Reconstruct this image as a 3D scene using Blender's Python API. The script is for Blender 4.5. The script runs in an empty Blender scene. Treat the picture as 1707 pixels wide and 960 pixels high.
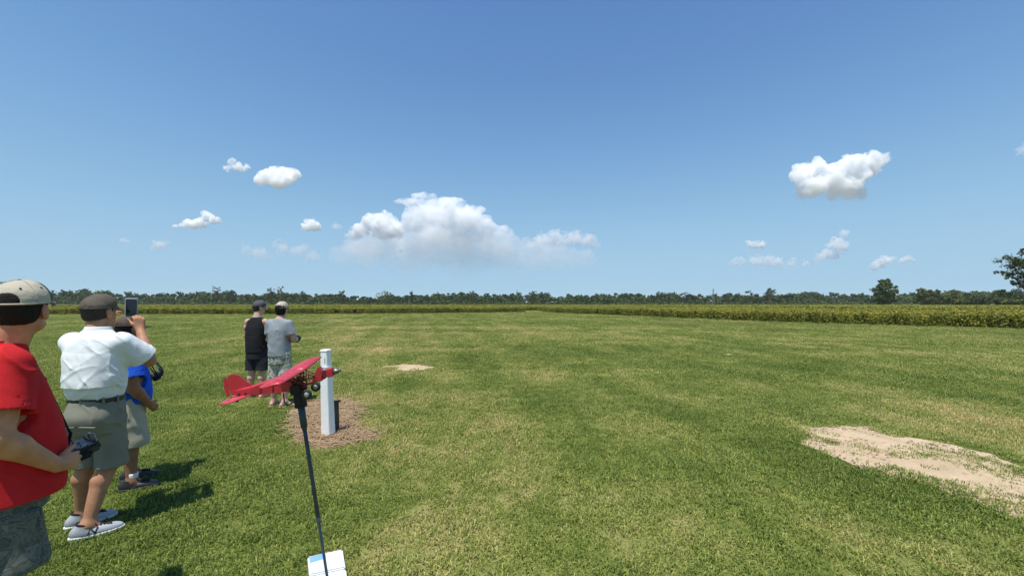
import bpy, bmesh, math, random
import numpy as np
from mathutils import Vector, Matrix, Euler

# ------------------------------------------------------------------ camera, sky, sun, exposure
S = bpy.context.scene
COL = S.collection
F_PX, HZ, CX, EYE = 680.0, 506.0, 853.5, 1.70        # lens and horizon measured on the photograph
cam_d = bpy.data.cameras.new("camera")
cam = bpy.data.objects.new("camera", cam_d); COL.objects.link(cam)
cam.location = (0, 0, EYE); cam.rotation_euler = (math.radians(90), 0, 0)
cam_d.sensor_width = 36; cam_d.lens = 36 * F_PX / 1707.0
cam_d.shift_y = (HZ - 480.0) / 1707.0
cam_d.clip_start = 0.05; cam_d.clip_end = 60000
S.camera = cam

SUN = Vector((-0.14, -0.28, 0.95)).normalized()        # towards the sun: high, behind the left shoulder
world = bpy.data.worlds.new("World"); S.world = world; world.use_nodes = True
wn = world.node_tree.nodes; wl = world.node_tree.links
sky = wn.new("ShaderNodeTexSky"); sky.sky_type = 'NISHITA'; sky.sun_disc = False
sky.sun_elevation = math.asin(SUN.z); sky.sun_rotation = math.atan2(SUN.x, SUN.y)
sky.altitude = 0; sky.air_density = 1.0; sky.dust_density = 0.0; sky.ozone_density = 8.0
bg = wn["Background"]; bg.inputs["Strength"].default_value = 0.15
# deepen the blue overhead and roll the very bright horizon off towards its blue, as hazy summer air does
sp = wn.new("ShaderNodeSeparateColor"); cb = wn.new("ShaderNodeCombineColor"); wl.new(sky.outputs[0], sp.inputs[0])
def _m(op, a, b):
    q = wn.new("ShaderNodeMath"); q.operation = op
    for i, v in enumerate((a, b)):
        if isinstance(v, float): q.inputs[i].default_value = v
        elif v is not None: wl.new(v, q.inputs[i])
    return q.outputs[0]
for i, (gain, k) in enumerate(((6.0, 15.5), (4.95, 8.0), (4.05, 4.85))):
    c_ = _m('POWER', _m('MULTIPLY', sp.outputs[i], 0.1), 1.5)
    r_ = _m('SQRT', _m('ADD', _m('POWER', _m('MULTIPLY', c_, k), 2.0), 1.0), None)
    wl.new(_m('DIVIDE', _m('MULTIPLY', c_, gain / 0.191), r_), cb.inputs[i])
wl.new(cb.outputs[0], bg.inputs[0])
sun_d = bpy.data.lights.new("sun", 'SUN'); sun_d.energy = 4.2; sun_d.angle = math.radians(0.53)
sun_d.color = (1.0, 0.955, 0.88)
sun = bpy.data.objects.new("sun", sun_d); COL.objects.link(sun)
sun.location = (0, 0, 50); sun.rotation_euler = SUN.to_track_quat('Z', 'Y').to_euler()
S.view_settings.view_transform = 'Standard'; S.view_settings.look = 'None'
S.view_settings.exposure = 0.35; S.view_settings.gamma = 1.0; S.view_settings.use_curve_mapping = False
cy = S.cycles
cy.use_denoising = True; cy.max_bounces = 22; cy.diffuse_bounces = 3; cy.glossy_bounces = 2
cy.transmission_bounces = 4; cy.transparent_max_bounces = 8; cy.volume_bounces = 20
cy.use_adaptive_sampling = True; cy.adaptive_threshold = 0.015

RNG = np.random.default_rng(11)
random.seed(5)

def W(px, py, d):                    # a measured direction at a depth -> a place in the world
    return Vector(((px - CX) / F_PX * d, d, EYE - (py - HZ) / F_PX * d))
def G(px, py, z=0.0):                # the place where that direction meets height z
    return W(px, py, (EYE - z) * F_PX / (py - HZ))

# ------------------------------------------------------------------ materials
def mat(name):
    m = bpy.data.materials.new(name); m.use_nodes = True
    nt = m.node_tree
    return m, nt, nt.nodes, nt.links, nt.nodes["Principled BSDF"]
def ramp(nodes, stops, interp='LINEAR'):
    r = nodes.new("ShaderNodeValToRGB"); r.color_ramp.interpolation = interp
    e = r.color_ramp.elements
    while len(e) < len(stops): e.new(0.5)
    for q, (p, c) in zip(e, stops): q.position = p; q.color = (*c, 1)
    return r
def noise(nodes, links, vec, scale, detail=3, rough=0.55, dist=0.0):
    n = nodes.new("ShaderNodeTexNoise"); n.inputs["Scale"].default_value = scale
    n.inputs["Detail"].default_value = detail; n.inputs["Roughness"].default_value = rough
    n.inputs["Distortion"].default_value = dist
    if vec is not None: links.new(vec, n.inputs["Vector"])
    return n
def mixc(nodes, links, fac, a, b, mode='MIX'):
    m = nodes.new("ShaderNodeMix"); m.data_type = 'RGBA'; m.blend_type = mode
    if isinstance(fac, (int, float)): m.inputs[0].default_value = fac
    else: links.new(fac, m.inputs[0])
    for s, v in ((6, a), (7, b)):
        if isinstance(v, tuple): m.inputs[s].default_value = (*v, 1)
        else: links.new(v, m.inputs[s])
    return m.outputs[2]
def math_n(nodes, links, op, a, b=None, clamp=False):
    m = nodes.new("ShaderNodeMath"); m.operation = op; m.use_clamp = clamp
    for i, v in enumerate((a, b)):
        if v is None: continue
        if isinstance(v, (int, float)): m.inputs[i].default_value = v
        else: links.new(v, m.inputs[i])
    return m.outputs[0]
def maprange(nodes, links, v, a, b, c=0.0, d=1.0):
    m = nodes.new("ShaderNodeMapRange"); m.interpolation_type = 'SMOOTHSTEP'
    links.new(v, m.inputs[0])
    for i, x in enumerate((a, b, c, d)): m.inputs[i + 1].default_value = x
    return m.outputs[0]
def bump(nodes, links, bsdf, h, strength, dist):
    b = nodes.new("ShaderNodeBump"); b.inputs["Strength"].default_value = strength
    b.inputs["Distance"].default_value = dist; links.new(h, b.inputs["Height"])
    links.new(b.outputs[0], bsdf.inputs["Normal"])

def simple(name, c, rough=0.6, var=0.12, scale=30.0, metal=0.0, bstr=0.15, bdist=0.001, spec=0.5, coat=0.0):
    m, nt, n, l, b = mat(name)
    tc = n.new("ShaderNodeTexCoord")
    nz = noise(n, l, tc.outputs["Object"], scale, 4)
    lo = tuple(x * (1 - var) for x in c); hi = tuple(min(1, x * (1 + var)) for x in c)
    r = ramp(n, [(0.3, lo), (0.7, hi)]); l.new(nz.outputs[0], r.inputs[0])
    l.new(r.outputs[0], b.inputs["Base Color"])
    b.inputs["Roughness"].default_value = rough; b.inputs["Metallic"].default_value = metal
    b.inputs["Specular IOR Level"].default_value = spec; b.inputs["Coat Weight"].default_value = coat
    if bstr: bump(n, l, b, nz.outputs[0], bstr, bdist)
    return m
def cloth(name, c, var=0.10, weave=900.0, rough=0.9):
    m, nt, n, l, b = mat(name)
    tc = n.new("ShaderNodeTexCoord")
    big = noise(n, l, tc.outputs["Object"], 7, 4); fine = noise(n, l, tc.outputs["Object"], weave, 2)
    mid = noise(n, l, tc.outputs["Object"], 45, 4, 0.6, 0.6)
    lo = tuple(x * (1 - var) for x in c); hi = tuple(min(1, x * (1 + var)) for x in c)
    r = ramp(n, [(0.3, lo), (0.7, hi)]); l.new(big.outputs[0], r.inputs[0])
    l.new(r.outputs[0], b.inputs["Base Color"])
    b.inputs["Roughness"].default_value = rough; b.inputs["Specular IOR Level"].default_value = 0.2
    h = math_n(n, l, 'ADD', math_n(n, l, 'MULTIPLY', fine.outputs[0], 0.15), mid.outputs[0])
    bump(n, l, b, h, 0.35, 0.004)
    return m
def camo(name, cols, scale=13.0, interp='EASE'):
    m, nt, n, l, b = mat(name)
    tc = n.new("ShaderNodeTexCoord")
    a = noise(n, l, tc.outputs["Object"], scale, 3, 0.6, 0.8)
    k = len(cols)
    r = ramp(n, [(0.30 + 0.40 * i / k, c) for i, c in enumerate(cols)], interp)
    l.new(a.outputs[0], r.inputs[0])
    l.new(r.outputs[0], b.inputs["Base Color"])
    mid = noise(n, l, tc.outputs["Object"], 45, 4, 0.6, 0.6)
    b.inputs["Roughness"].default_value = 0.9; b.inputs["Specular IOR Level"].default_value = 0.2
    bump(n, l, b, mid.outputs[0], 0.35, 0.004)
    return m
def skin(name, c, var=0.18):
    m, nt, n, l, b = mat(name)
    tc = n.new("ShaderNodeTexCoord")
    a = noise(n, l, tc.outputs["Object"], 16, 5, 0.6); f = noise(n, l, tc.outputs["Object"], 320, 2)
    r = ramp(n, [(0.32, (c[0] * (1 - var), c[1] * (1 - var * 1.3), c[2] * (1 - var * 1.3))),
                 (0.68, (c[0] * (1 + var * .7), c[1] * (1 + var * .5), c[2] * (1 + var * .5)))])
    l.new(a.outputs[0], r.inputs[0]); l.new(r.outputs[0], b.inputs["Base Color"])
    b.inputs["Roughness"].default_value = 0.58; b.inputs["Specular IOR Level"].default_value = 0.35
    b.inputs["Subsurface Weight"].default_value = 0.08; b.inputs["Subsurface Radius"].default_value = (.01, .004, .002)
    bump(n, l, b, f.outputs[0], 0.12, 0.001)
    return m

# ------------------------------------------------------------------ mesh helpers
def mesh_np(name, V, faces, mats=(), smooth=True, fmat=None):
    """faces: (n,4) or (n,3) integer array."""
    V = np.asarray(V, np.float32); faces = np.asarray(faces, np.int32)
    me = bpy.data.meshes.new(name)
    me.vertices.add(len(V)); me.vertices.foreach_set("co", V.ravel())
    k = faces.shape[1]
    me.loops.add(faces.size); me.loops.foreach_set("vertex_index", faces.ravel())
    me.polygons.add(len(faces))
    me.polygons.foreach_set("loop_start", np.arange(0, faces.size, k, dtype=np.int32))
    me.polygons.foreach_set("use_smooth", np.full(len(faces), smooth, bool))
    if fmat is not None: me.polygons.foreach_set("material_index", np.asarray(fmat, np.int32))
    me.update(calc_edges=True); me.validate()
    for m in mats: me.materials.append(m)
    return me
def link(name, me, parent=None):
    o = bpy.data.objects.new(name, me); COL.objects.link(o)
    if parent is not None: o.parent = parent
    return o
def tag(o, label=None, cat=None, group=None, kind=None):
    for k, v in (("label", label), ("category", cat), ("group", group), ("kind", kind)):
        if v: o[k] = v
    return o
def thing(name, label, cat, loc=(0, 0, 0), rot=(0, 0, 0), group=None):
    o = bpy.data.objects.new(name, None); COL.objects.link(o)
    o.location = loc; o.rotation_euler = rot; o.empty_display_size = 0.2
    return tag(o, label, cat, group)
def bm_obj(name, bm, m, parent=None, smooth=False, bevel=0.0):
    if bevel:
        bmesh.ops.bevel(bm, geom=bm.edges[:], offset=bevel, segments=2, affect='EDGES', clamp_overlap=True)
    bmesh.ops.recalc_face_normals(bm, faces=bm.faces[:])
    me = bpy.data.meshes.new(name); bm.to_mesh(me); bm.free()
    for x in (m if isinstance(m, (list, tuple)) else [m]): me.materials.append(x)
    for p in me.polygons: p.use_smooth = smooth
    return link(name, me, parent)
def bx(bm, c, s, rot=None):
    M = Matrix.Translation(Vector(c)) @ (rot.to_4x4() if rot is not None else Matrix()) @ Matrix.Diagonal((*s, 1))
    return bmesh.ops.create_cube(bm, size=1.0, matrix=M)['verts']
def tube(bm, pts, r, seg=10, cap=True):
    pts = [Vector(p) for p in pts]; n = len(pts)
    rs = r if isinstance(r, (list, tuple)) else [r] * n
    rings = []
    up = None
    for i, p in enumerate(pts):
        t = (pts[min(i + 1, n - 1)] - pts[max(i - 1, 0)]).normalized()
        if up is None: up = t.orthogonal().normalized()
        a = (up - t * up.dot(t)).normalized(); b = t.cross(a); up = a
        rings.append([bm.verts.new(p + (a * math.cos(2 * math.pi * j / seg) + b * math.sin(2 * math.pi * j / seg)) * rs[i]) for j in range(seg)])
    for A, B in zip(rings, rings[1:]):
        for j in range(seg):
            bm.faces.new((A[j], A[(j + 1) % seg], B[(j + 1) % seg], B[j]))
    if cap:
        bm.faces.new(rings[0][::-1]); bm.faces.new(rings[-1])
def lathe(bm, prof, M, seg=20):
    """prof: list of (radius, z) about local z, placed by matrix M."""
    rings = [[bm.verts.new(M @ Vector((r * math.cos(2 * math.pi * j / seg), r * math.sin(2 * math.pi * j / seg), z))) for j in range(seg)] for r, z in prof]
    for A, B in zip(rings, rings[1:]):
        for j in range(seg): bm.faces.new((A[j], A[(j + 1) % seg], B[(j + 1) % seg], B[j]))
    bm.faces.new(rings[0][::-1]); bm.faces.new(rings[-1])
def prism(bm, poly, axis_a, axis_b, axis_n, org, t):
    """flat outline poly [(a,b)] of thickness t along axis_n."""
    A, B, N, O = Vector(axis_a), Vector(axis_b), Vector(axis_n), Vector(org)
    lo = [bm.verts.new(O + A * a + B * b - N * t / 2) for a, b in poly]
    hi = [bm.verts.new(O + A * a + B * b + N * t / 2) for a, b in poly]
    k = len(poly)
    bm.faces.new(lo[::-1]); bm.faces.new(hi)
    for i in range(k): bm.faces.new((lo[i], lo[(i + 1) % k], hi[(i + 1) % k], hi[i]))

# ------------------------------------------------------------------ numpy noise
def _hash(i, j, k, seed):
    h = (i * 374761393 + j * 668265263 + k * 2147483647 + seed * 144665) & 0xffffffff
    h = ((h ^ (h >> 13)) * 1274126177) & 0xffffffff
    h = h ^ (h >> 16)
    return (h & 0xffff).astype(np.float32) / 65535.0
def vnoise(P, seed=0):
    P = np.asarray(P, np.float64); f = np.floor(P); I = f.astype(np.int64); t = P - f
    t = t * t * t * (t * (t * 6 - 15) + 10)
    out = 0
    for dx in (0, 1):
        wx = t[..., 0] if dx else 1 - t[..., 0]
        for dy in (0, 1):
            wy = t[..., 1] if dy else 1 - t[..., 1]
            for dz in (0, 1):
                wz = t[..., 2] if dz else 1 - t[..., 2]
                out = out + wx * wy * wz * _hash(I[..., 0] + dx, I[..., 1] + dy, I[..., 2] + dz, seed)
    return out
def fbm(P, seed=0, octv=4, gain=0.5, lac=2.03):
    a, s, n = 1.0, 0.0, 0.0
    P = np.asarray(P, np.float64)
    for o in range(octv):
        s = s + a * vnoise(P * lac ** o + 17.3 * o, seed + o); n += a; a *= gain
    return s / n

# ------------------------------------------------------------------ distance-field modelling
class Field:
    def __init__(s, lo, hi, h):
        s.lo = np.array(lo, np.float64); s.h = h
        s.n = np.ceil((np.array(hi) - s.lo) / h).astype(int) + 1
        s.F = np.full(s.n, 0.5, np.float32)
        s.ax = [(s.lo[i] + np.arange(s.n[i]) * h).astype(np.float32) for i in range(3)]
    def win(s, lo, hi, pad):
        sl = []
        for i in range(3):
            a = int(max(0, math.floor((lo[i] - pad - s.lo[i]) / s.h))); b = int(min(s.n[i], math.ceil((hi[i] + pad - s.lo[i]) / s.h) + 1))
            sl.append(slice(a, max(a, b)))
        X = s.ax[0][sl[0]][:, None, None]; Y = s.ax[1][sl[1]][None, :, None]; Z = s.ax[2][sl[2]][None, None, :]
        return tuple(sl), X, Y, Z
    def put(s, sl, d, k, op):
        A = s.F[sl]
        if A.size == 0: return
        d = np.broadcast_to(d, A.shape).astype(np.float32)
        if op == 'add':
            h = np.maximum(k - np.abs(A - d), 0) / k if k > 0 else 0
            s.F[sl] = np.minimum(A, d) - h * h * k * 0.25
        else:
            d = -d
            h = np.maximum(k - np.abs(A - d), 0) / k if k > 0 else 0
            s.F[sl] = np.maximum(A, d) + h * h * k * 0.25
    def cone(s, a, b, ra, rb, k=0.02, op='add'):
        a = np.array(a, float); b = np.array(b, float); r = max(ra, rb)
        sl, X, Y, Z = s.win(np.minimum(a, b) - r, np.maximum(a, b) + r, k + 3 * s.h)
        ba = b - a; L = max(ba @ ba, 1e-9)
        px, py, pz = X - a[0], Y - a[1], Z - a[2]
        t = np.clip((px * ba[0] + py * ba[1] + pz * ba[2]) / L, 0, 1)
        d = np.sqrt((px - t * ba[0]) ** 2 + (py - t * ba[1]) ** 2 + (pz - t * ba[2]) ** 2) - (ra + (rb - ra) * t)
        s.put(sl, d, k, op)
    def tubecut(s, a, b, ra, rb, k=0.004):
        """subtract an open (flat-ended) cone, to hollow a sleeve or a hem."""
        a = np.array(a, float); b = np.array(b, float); r = max(ra, rb)
        sl, X, Y, Z = s.win(np.minimum(a, b) - r, np.maximum(a, b) + r, 3 * s.h)
        ba = b - a; L = max(ba @ ba, 1e-9)
        px, py, pz = X - a[0], Y - a[1], Z - a[2]
        t = (px * ba[0] + py * ba[1] + pz * ba[2]) / L
        d = np.sqrt((px - t * ba[0]) ** 2 + (py - t * ba[1]) ** 2 + (pz - t * ba[2]) ** 2) - (ra + (rb - ra) * t)
        d = np.maximum(d, np.maximum(-t, t - 1) * math.sqrt(L))
        s.put(sl, d, k, 'sub')
    def halfspace(s, p, n):
        """remove everything on the +n side of the plane through p."""
        n = np.array(n, float); n /= np.linalg.norm(n)
        X = s.ax[0][:, None, None]; Y = s.ax[1][None, :, None]; Z = s.ax[2][None, None, :]
        d = (X - p[0]) * n[0] + (Y - p[1]) * n[1] + (Z - p[2]) * n[2]
        s.F = np.maximum(s.F, d.astype(np.float32))
    def ell(s, c, r, k=0.02, op='add', R=None):
        c = np.array(c, float); r = np.array(r, float); m = r.max()
        sl, X, Y, Z = s.win(c - m, c + m, k + 3 * s.h)
        q = [X - c[0], Y - c[1], Z - c[2]]
        if R is not None:
            q = [R[0][i] * q[0] + R[1][i] * q[1] + R[2][i] * q[2] for i in range(3)]
        k0 = np.sqrt((q[0] / r[0]) ** 2 + (q[1] / r[1]) ** 2 + (q[2] / r[2]) ** 2)
        k1 = np.sqrt((q[0] / r[0] ** 2) ** 2 + (q[1] / r[1] ** 2) ** 2 + (q[2] / r[2] ** 2) ** 2) + 1e-6
        s.put(sl, k0 * (k0 - 1) / k1, k, op)
    def box(s, c, hs, rnd, k=0.0, op='add', R=None):
        c = np.array(c, float); hs = np.array(hs, float); m = np.linalg.norm(hs)
        sl, X, Y, Z = s.win(c - m, c + m, k + 3 * s.h)
        q = [X - c[0], Y - c[1], Z - c[2]]
        if R is not None:
            q = [R[0][i] * q[0] + R[1][i] * q[1] + R[2][i] * q[2] for i in range(3)]
        q = [np.abs(q[i]) - (hs[i] - rnd) for i in range(3)]
        d = np.sqrt(np.maximum(q[0], 0) ** 2 + np.maximum(q[1], 0) ** 2 + np.maximum(q[2], 0) ** 2)
        d = d + np.minimum(np.maximum(q[0], np.maximum(q[1], q[2])), 0) - rnd
        s.put(sl, d, k, op)
    def loft(s, prof, k=0.02, op='add', n=2.3, ends=0.02):
        """prof rows (z, cx, cy, a, b): elliptical sections stacked in z."""
        pr = np.array(prof, float); pr = pr[np.argsort(pr[:, 0])]
        m = max(pr[:, 3].max(), pr[:, 4].max())
        lo = (pr[:, 1].min() - m, pr[:, 2].min() - m, pr[0, 0]); hi = (pr[:, 1].max() + m, pr[:, 2].max() + m, pr[-1, 0])
        sl, X, Y, Z = s.win(lo, hi, k + 3 * s.h)
        z = Z.ravel()
        zz = np.clip(z, pr[0, 0], pr[-1, 0])
        vals = [hermite(pr[:, 0], pr[:, i], zz)[None, None, :] for i in range(1, 5)]
        dx, dy = X - vals[0], Y - vals[1]
        q = (np.abs(dx / vals[2]) ** n + np.abs(dy / vals[3]) ** n) ** (1 / n) + 1e-6
        r = np.sqrt(dx * dx + dy * dy)
        d = (r - r / q) * 0.92 - np.where(r < 1e-4, 0.05, 0)
        d = np.where(q < 0.02, -0.9 * np.minimum(vals[2], vals[3]), d)
        d = np.maximum(d, np.maximum(pr[0, 0] - Z, Z - pr[-1, 0]))
        s.put(sl, d, k, op)
    def mesh(s):
        F = s.F
        F[0], F[-1], F[:, 0], F[:, -1], F[:, :, 0], F[:, :, -1] = 1, 1, 1, 1, 1, 1
        I = (F < 0)
        c = np.zeros(tuple(np.array(F.shape) - 1), np.int8)
        for a in (0, 1):
            for b in (0, 1):
                for d in (0, 1):
                    c += I[a:F.shape[0] - 1 + a, b:F.shape[1] - 1 + b, d:F.shape[2] - 1 + d]
        act = (c > 0) & (c < 8)
        ijk = np.argwhere(act); N = len(ijk)
        idx = np.full(c.shape, -1, np.int32); idx[act] = np.arange(N)
        acc = np.zeros((N, 3)); cnt = np.zeros(N)
        cs = [(a, b, d) for a in (0, 1) for b in (0, 1) for d in (0, 1)]
        for A in cs:
            for ax in range(3):
                if A[ax]: continue
                B = list(A); B[ax] = 1
                fa = F[ijk[:, 0] + A[0], ijk[:, 1] + A[1], ijk[:, 2] + A[2]]; fb = F[ijk[:, 0] + B[0], ijk[:, 1] + B[1], ijk[:, 2] + B[2]]
                m = (fa < 0) != (fb < 0)
                t = np.where(m, fa / np.where(m, fa - fb, 1), 0)
                p = np.tile(np.array(A, float), (N, 1)); p[:, ax] = t
                acc[m] += p[m]; cnt[m] += 1
        V = (ijk + acc / np.maximum(cnt, 1)[:, None]) * s.h + s.lo
        quads = []
        for ax in range(3):
            u, v = (ax + 1) % 3, (ax + 2) % 3
            sh = [slice(None)] * 3; sh2 = [slice(None)] * 3
            sh[ax] = slice(0, -1); sh2[ax] = slice(1, None)
            cr = I[tuple(sh)] != I[tuple(sh2)]
            E = np.argwhere(cr)
            E = E[(E[:, u] > 0) & (E[:, v] > 0) & (E[:, u] < c.shape[u]) & (E[:, v] < c.shape[v])]
            flip = I[E[:, 0], E[:, 1], E[:, 2]]
            def cell(du, dv):
                q = E.copy(); q[:, u] -= du; q[:, v] -= dv
                return idx[q[:, 0], q[:, 1], q[:, 2]]
            Q = np.stack([cell(1, 1), cell(0, 1), cell(0, 0), cell(1, 0)], 1)
            Q[~flip] = Q[~flip][:, ::-1]
            quads.append(Q)
        return V, np.concatenate(quads)
def hermite(x, y, q):
    x = np.asarray(x, float); y = np.asarray(y, float)
    d = np.diff(y) / np.diff(x); m = np.zeros(len(x)); m[0], m[-1] = d[0], d[-1]
    for i in range(1, len(x) - 1):
        m[i] = 0 if d[i - 1] * d[i] <= 0 else 2 * d[i - 1] * d[i] / (d[i - 1] + d[i])
    i = np.clip(np.searchsorted(x, q) - 1, 0, len(x) - 2)
    h = x[i + 1] - x[i]; t = (q - x[i]) / h
    return ((1 + 2 * t) * (1 - t) ** 2 * y[i] + t * (1 - t) ** 2 * h * m[i] + t * t * (3 - 2 * t) * y[i + 1] + t * t * (t - 1) * h * m[i + 1]).astype(np.float32)
def vnormals(V, Q):
    a, b, c, d = (V[Q[:, i]] for i in range(4))
    n = np.cross(c - a, d - b)
    N = np.zeros_like(V)
    for i in range(4):
        for ax in range(3): N[:, ax] += np.bincount(Q[:, i], n[:, ax], len(V))
    return N / (np.linalg.norm(N, axis=1, keepdims=True) + 1e-9)
def relax(V, Q, it=1, lam=0.5):
    for _ in range(it):
        S_ = np.zeros_like(V); C_ = np.zeros(len(V))
        for i in range(4):
            for j in (1, 3):
                t = Q[:, (i + j) % 4]
                for ax in range(3): S_[:, ax] += np.bincount(Q[:, i], V[t, ax], len(V))
                C_ += np.bincount(Q[:, i], minlength=len(V))
        V = V * (1 - lam) + lam * S_ / np.maximum(C_, 1)[:, None]
    return V
def folds(V, Q, amp, f=(9, 9, 6), seed=0, warp=0.5, where=None):
    """cloth creases: sharp diagonal ridges and soft hollows pushed along the normals."""
    N = vnormals(V, Q)
    w = np.stack([fbm(V * 5 + 31 * i, seed + 50 + i, 2) for i in range(3)], 1) - 0.5
    d = 0.0
    for j, (ang, wt) in enumerate(((.75, 1.0), (-.85, .4), (.15, .5))):
        u = V[:, 0] * .8 + V[:, 1] * .8                              # round the body
        c, s_ = math.cos(ang), math.sin(ang)
        a = (u * c + V[:, 2] * s_) * f[0] * 1.15; b = (-u * s_ + V[:, 2] * c) * f[2] * .55
        P = np.stack([a, b, np.full(len(V), 7.7 * j) + V[:, 1] * 3], 1) + w * (2.2 * warp)
        r = 1 - np.abs(2 * fbm(P, seed + 13 * j, 2, .45) - 1)
        msk = np.clip((vnoise(V * 4.5 + 9 * j, seed + 70 + j) - .50) * 4, 0, 1)
        d = d + wt * msk * (np.clip((r - .55) / .45, 0, 1) ** 2.2 - .18)
    d = amp * (d + .8 * (fbm(V * 6, seed + 90, 2) - .5))
    if where is not None: d = d * where(V)
    return V + N * d[:, None]
# ================================================================== THE SETTING
def turf_color(n, l, pos):
    """colour of the turf as a function of the place: shared by soil sheet and blades."""
    mp = n.new("ShaderNodeMapping"); mp.vector_type = 'POINT'
    mp.inputs["Rotation"].default_value = (0, 0, math.radians(-24)); mp.inputs["Scale"].default_value = (1.0, 0.55, 0.0)
    l.new(pos, mp.inputs["Vector"])
    v = mp.outputs[0]
    a = noise(n, l, v, 0.22, 4, 0.6, 0.5); b = noise(n, l, v, 1.1, 4, 0.6, 0.4); c = noise(n, l, v, 7.0, 3, 0.6)
    s = math_n(n, l, 'ADD', math_n(n, l, 'MULTIPLY', a.outputs[0], 0.40), math_n(n, l, 'ADD', math_n(n, l, 'MULTIPLY', b.outputs[0], 0.36), math_n(n, l, 'MULTIPLY', c.outputs[0], 0.24)))
    s = math_n(n, l, 'ADD', math_n(n, l, 'MULTIPLY', s, 1.4), -0.215)
    mp3 = n.new("ShaderNodeMapping"); mp3.inputs["Scale"].default_value = (0.10, 0.55, 0.0); mp3.inputs["Rotation"].default_value = (0, 0, math.radians(8)); l.new(pos, mp3.inputs["Vector"])
    e3 = noise(n, l, mp3.outputs[0], 1.0, 4, 0.65, 0.3)                    # wind rows of pale clippings across the field
    s = math_n(n, l, 'ADD', s, math_n(n, l, 'MULTIPLY', math_n(n, l, 'ADD', e3.outputs[0], -0.47), 0.30))
    # the trodden, dry flight line: a band from the post towards the far left
    sep = n.new("ShaderNodeSeparateXYZ"); l.new(pos, sep.inputs[0])
    dl = math_n(n, l, 'ADD', math_n(n, l, 'MULTIPLY', math_n(n, l, 'ADD', sep.outputs[0], 1.6), 0.914), math_n(n, l, 'MULTIPLY', math_n(n, l, 'ADD', sep.outputs[1], -6.0), 0.406))
    band = maprange(n, l, math_n(n, l, 'ABSOLUTE', dl), 0.3, 2.8, 0.06, 0.0)
    s = math_n(n, l, 'ADD', s, band)
    # other worn spots
    for (px, py, rx, ry, w) in ((720, 900, 0.55, 0.5, .07), (1060, 850, .6, .5, .06), (1140, 905, .5, .4, .09), (640, 770, .5, .8, .05), (1560, 900, .8, .5, .05),
                                (1620, 690, 1.6, .9, .06), (680, 660, .7, 1.0, .05), (250, 850, 1.6, 2.2, -.09), (300, 680, 2.2, 2.4, -.05), (1450, 800, 1.1, .8, -.06), (740, 625, 1.6, 2.2, -.06), (540, 860, .6, .8, -.05),
                                (640, 546, 7, 1.6, .10), (700, 556, 6, 1.2, .09), (640, 566, 4.5, 1.0, .09), (760, 574, 5, .9, .08), (690, 583, 4, .7, .08), (870, 548, 8, 1.4, .07), (950, 562, 7, 1.1, .06), (1080, 556, 8, 1.3, .06), (900, 622, 3.5, .5, .06), (1010, 618, 3, .45, .05), (1300, 566, 6, .9, .05), (1480, 590, 6, .8, .05), (1200, 610, 4, .5, -.05), (1400, 640, 5, .6, -.05)):
        p = G(px, py)
        e = math_n(n, l, 'ADD', math_n(n, l, 'POWER', math_n(n, l, 'MULTIPLY', math_n(n, l, 'ADD', sep.outputs[0], -p.x), 1 / rx), 2.0),
                   math_n(n, l, 'POWER', math_n(n, l, 'MULTIPLY', math_n(n, l, 'ADD', sep.outputs[1], -p.y), 1 / ry), 2.0))
        s = math_n(n, l, 'ADD', s, maprange(n, l, e, 0.0, 2.2, w, 0.0))
    # mower passes
    st = n.new("ShaderNodeTexWave"); st.wave_type = 'BANDS'; st.bands_direction = 'X'
    st.inputs["Scale"].default_value = 0.16; st.inputs["Distortion"].default_value = 1.2; st.inputs["Detail"].default_value = 2; st.inputs["Detail Scale"].default_value = 0.6
    mp2 = n.new("ShaderNodeMapping"); mp2.inputs["Rotation"].default_value = (0, 0, math.radians(-14)); l.new(pos, mp2.inputs["Vector"]); l.new(mp2.outputs[0], st.inputs["Vector"])
    s = math_n(n, l, 'ADD', s, math_n(n, l, 'MULTIPLY', math_n(n, l, 'ADD', st.outputs["Fac"], -0.5), 0.06))
    r = ramp(n, TURF)
    l.new(s, r.inputs[0])
    # purplish brown seed heads in broad patches
    d = noise(n, l, pos, 0.09, 3, 0.6, 0.6)
    return mixc(n, l, maprange(n, l, d.outputs[0], 0.52, 0.70, 0.0, 0.42), r.outputs[0], (0.165, 0.145, 0.065)), s
TURF = [(0.30, (.078, .114, .020)), (0.44, (.122, .160, .033)), (0.53, (.172, .200, .052)), (0.62, (.245, .245, .088)), (0.75, (.345, .290, .140))]

def lawn_material():
    m, nt, n, l, b = mat("mown_turf")
    g = n.new("ShaderNodeNewGeometry")
    c, s = turf_color(n, l, g.outputs["Position"])
    fine = noise(n, l, g.outputs["Position"], 42, 4, 0.7); mid = noise(n, l, g.outputs["Position"], 5, 5, 0.65)
    c2 = mixc(n, l, 0.55, c, ramp_from(n, l, fine.outputs[0], [(0.3, (.22, .22, .22)), (0.7, (.9, .9, .9))]), 'OVERLAY')
    c2 = mixc(n, l, 1.0, c2, (1.0, .93, .95), 'MULTIPLY')
    l.new(c2, b.inputs["Base Color"]); b.inputs["Roughness"].default_value = 0.95; b.inputs["Specular IOR Level"].default_value = 0.1
    h = math_n(n, l, 'ADD', math_n(n, l, 'MULTIPLY', fine.outputs[0], 0.05), math_n(n, l, 'MULTIPLY', mid.outputs[0], 0.25))
    bump(n, l, b, h, 0.8, 0.35)
    return m
def ramp_from(n, l, v, stops):
    r = ramp(n, stops); l.new(v, r.inputs[0]); return r.outputs[0]

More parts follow.
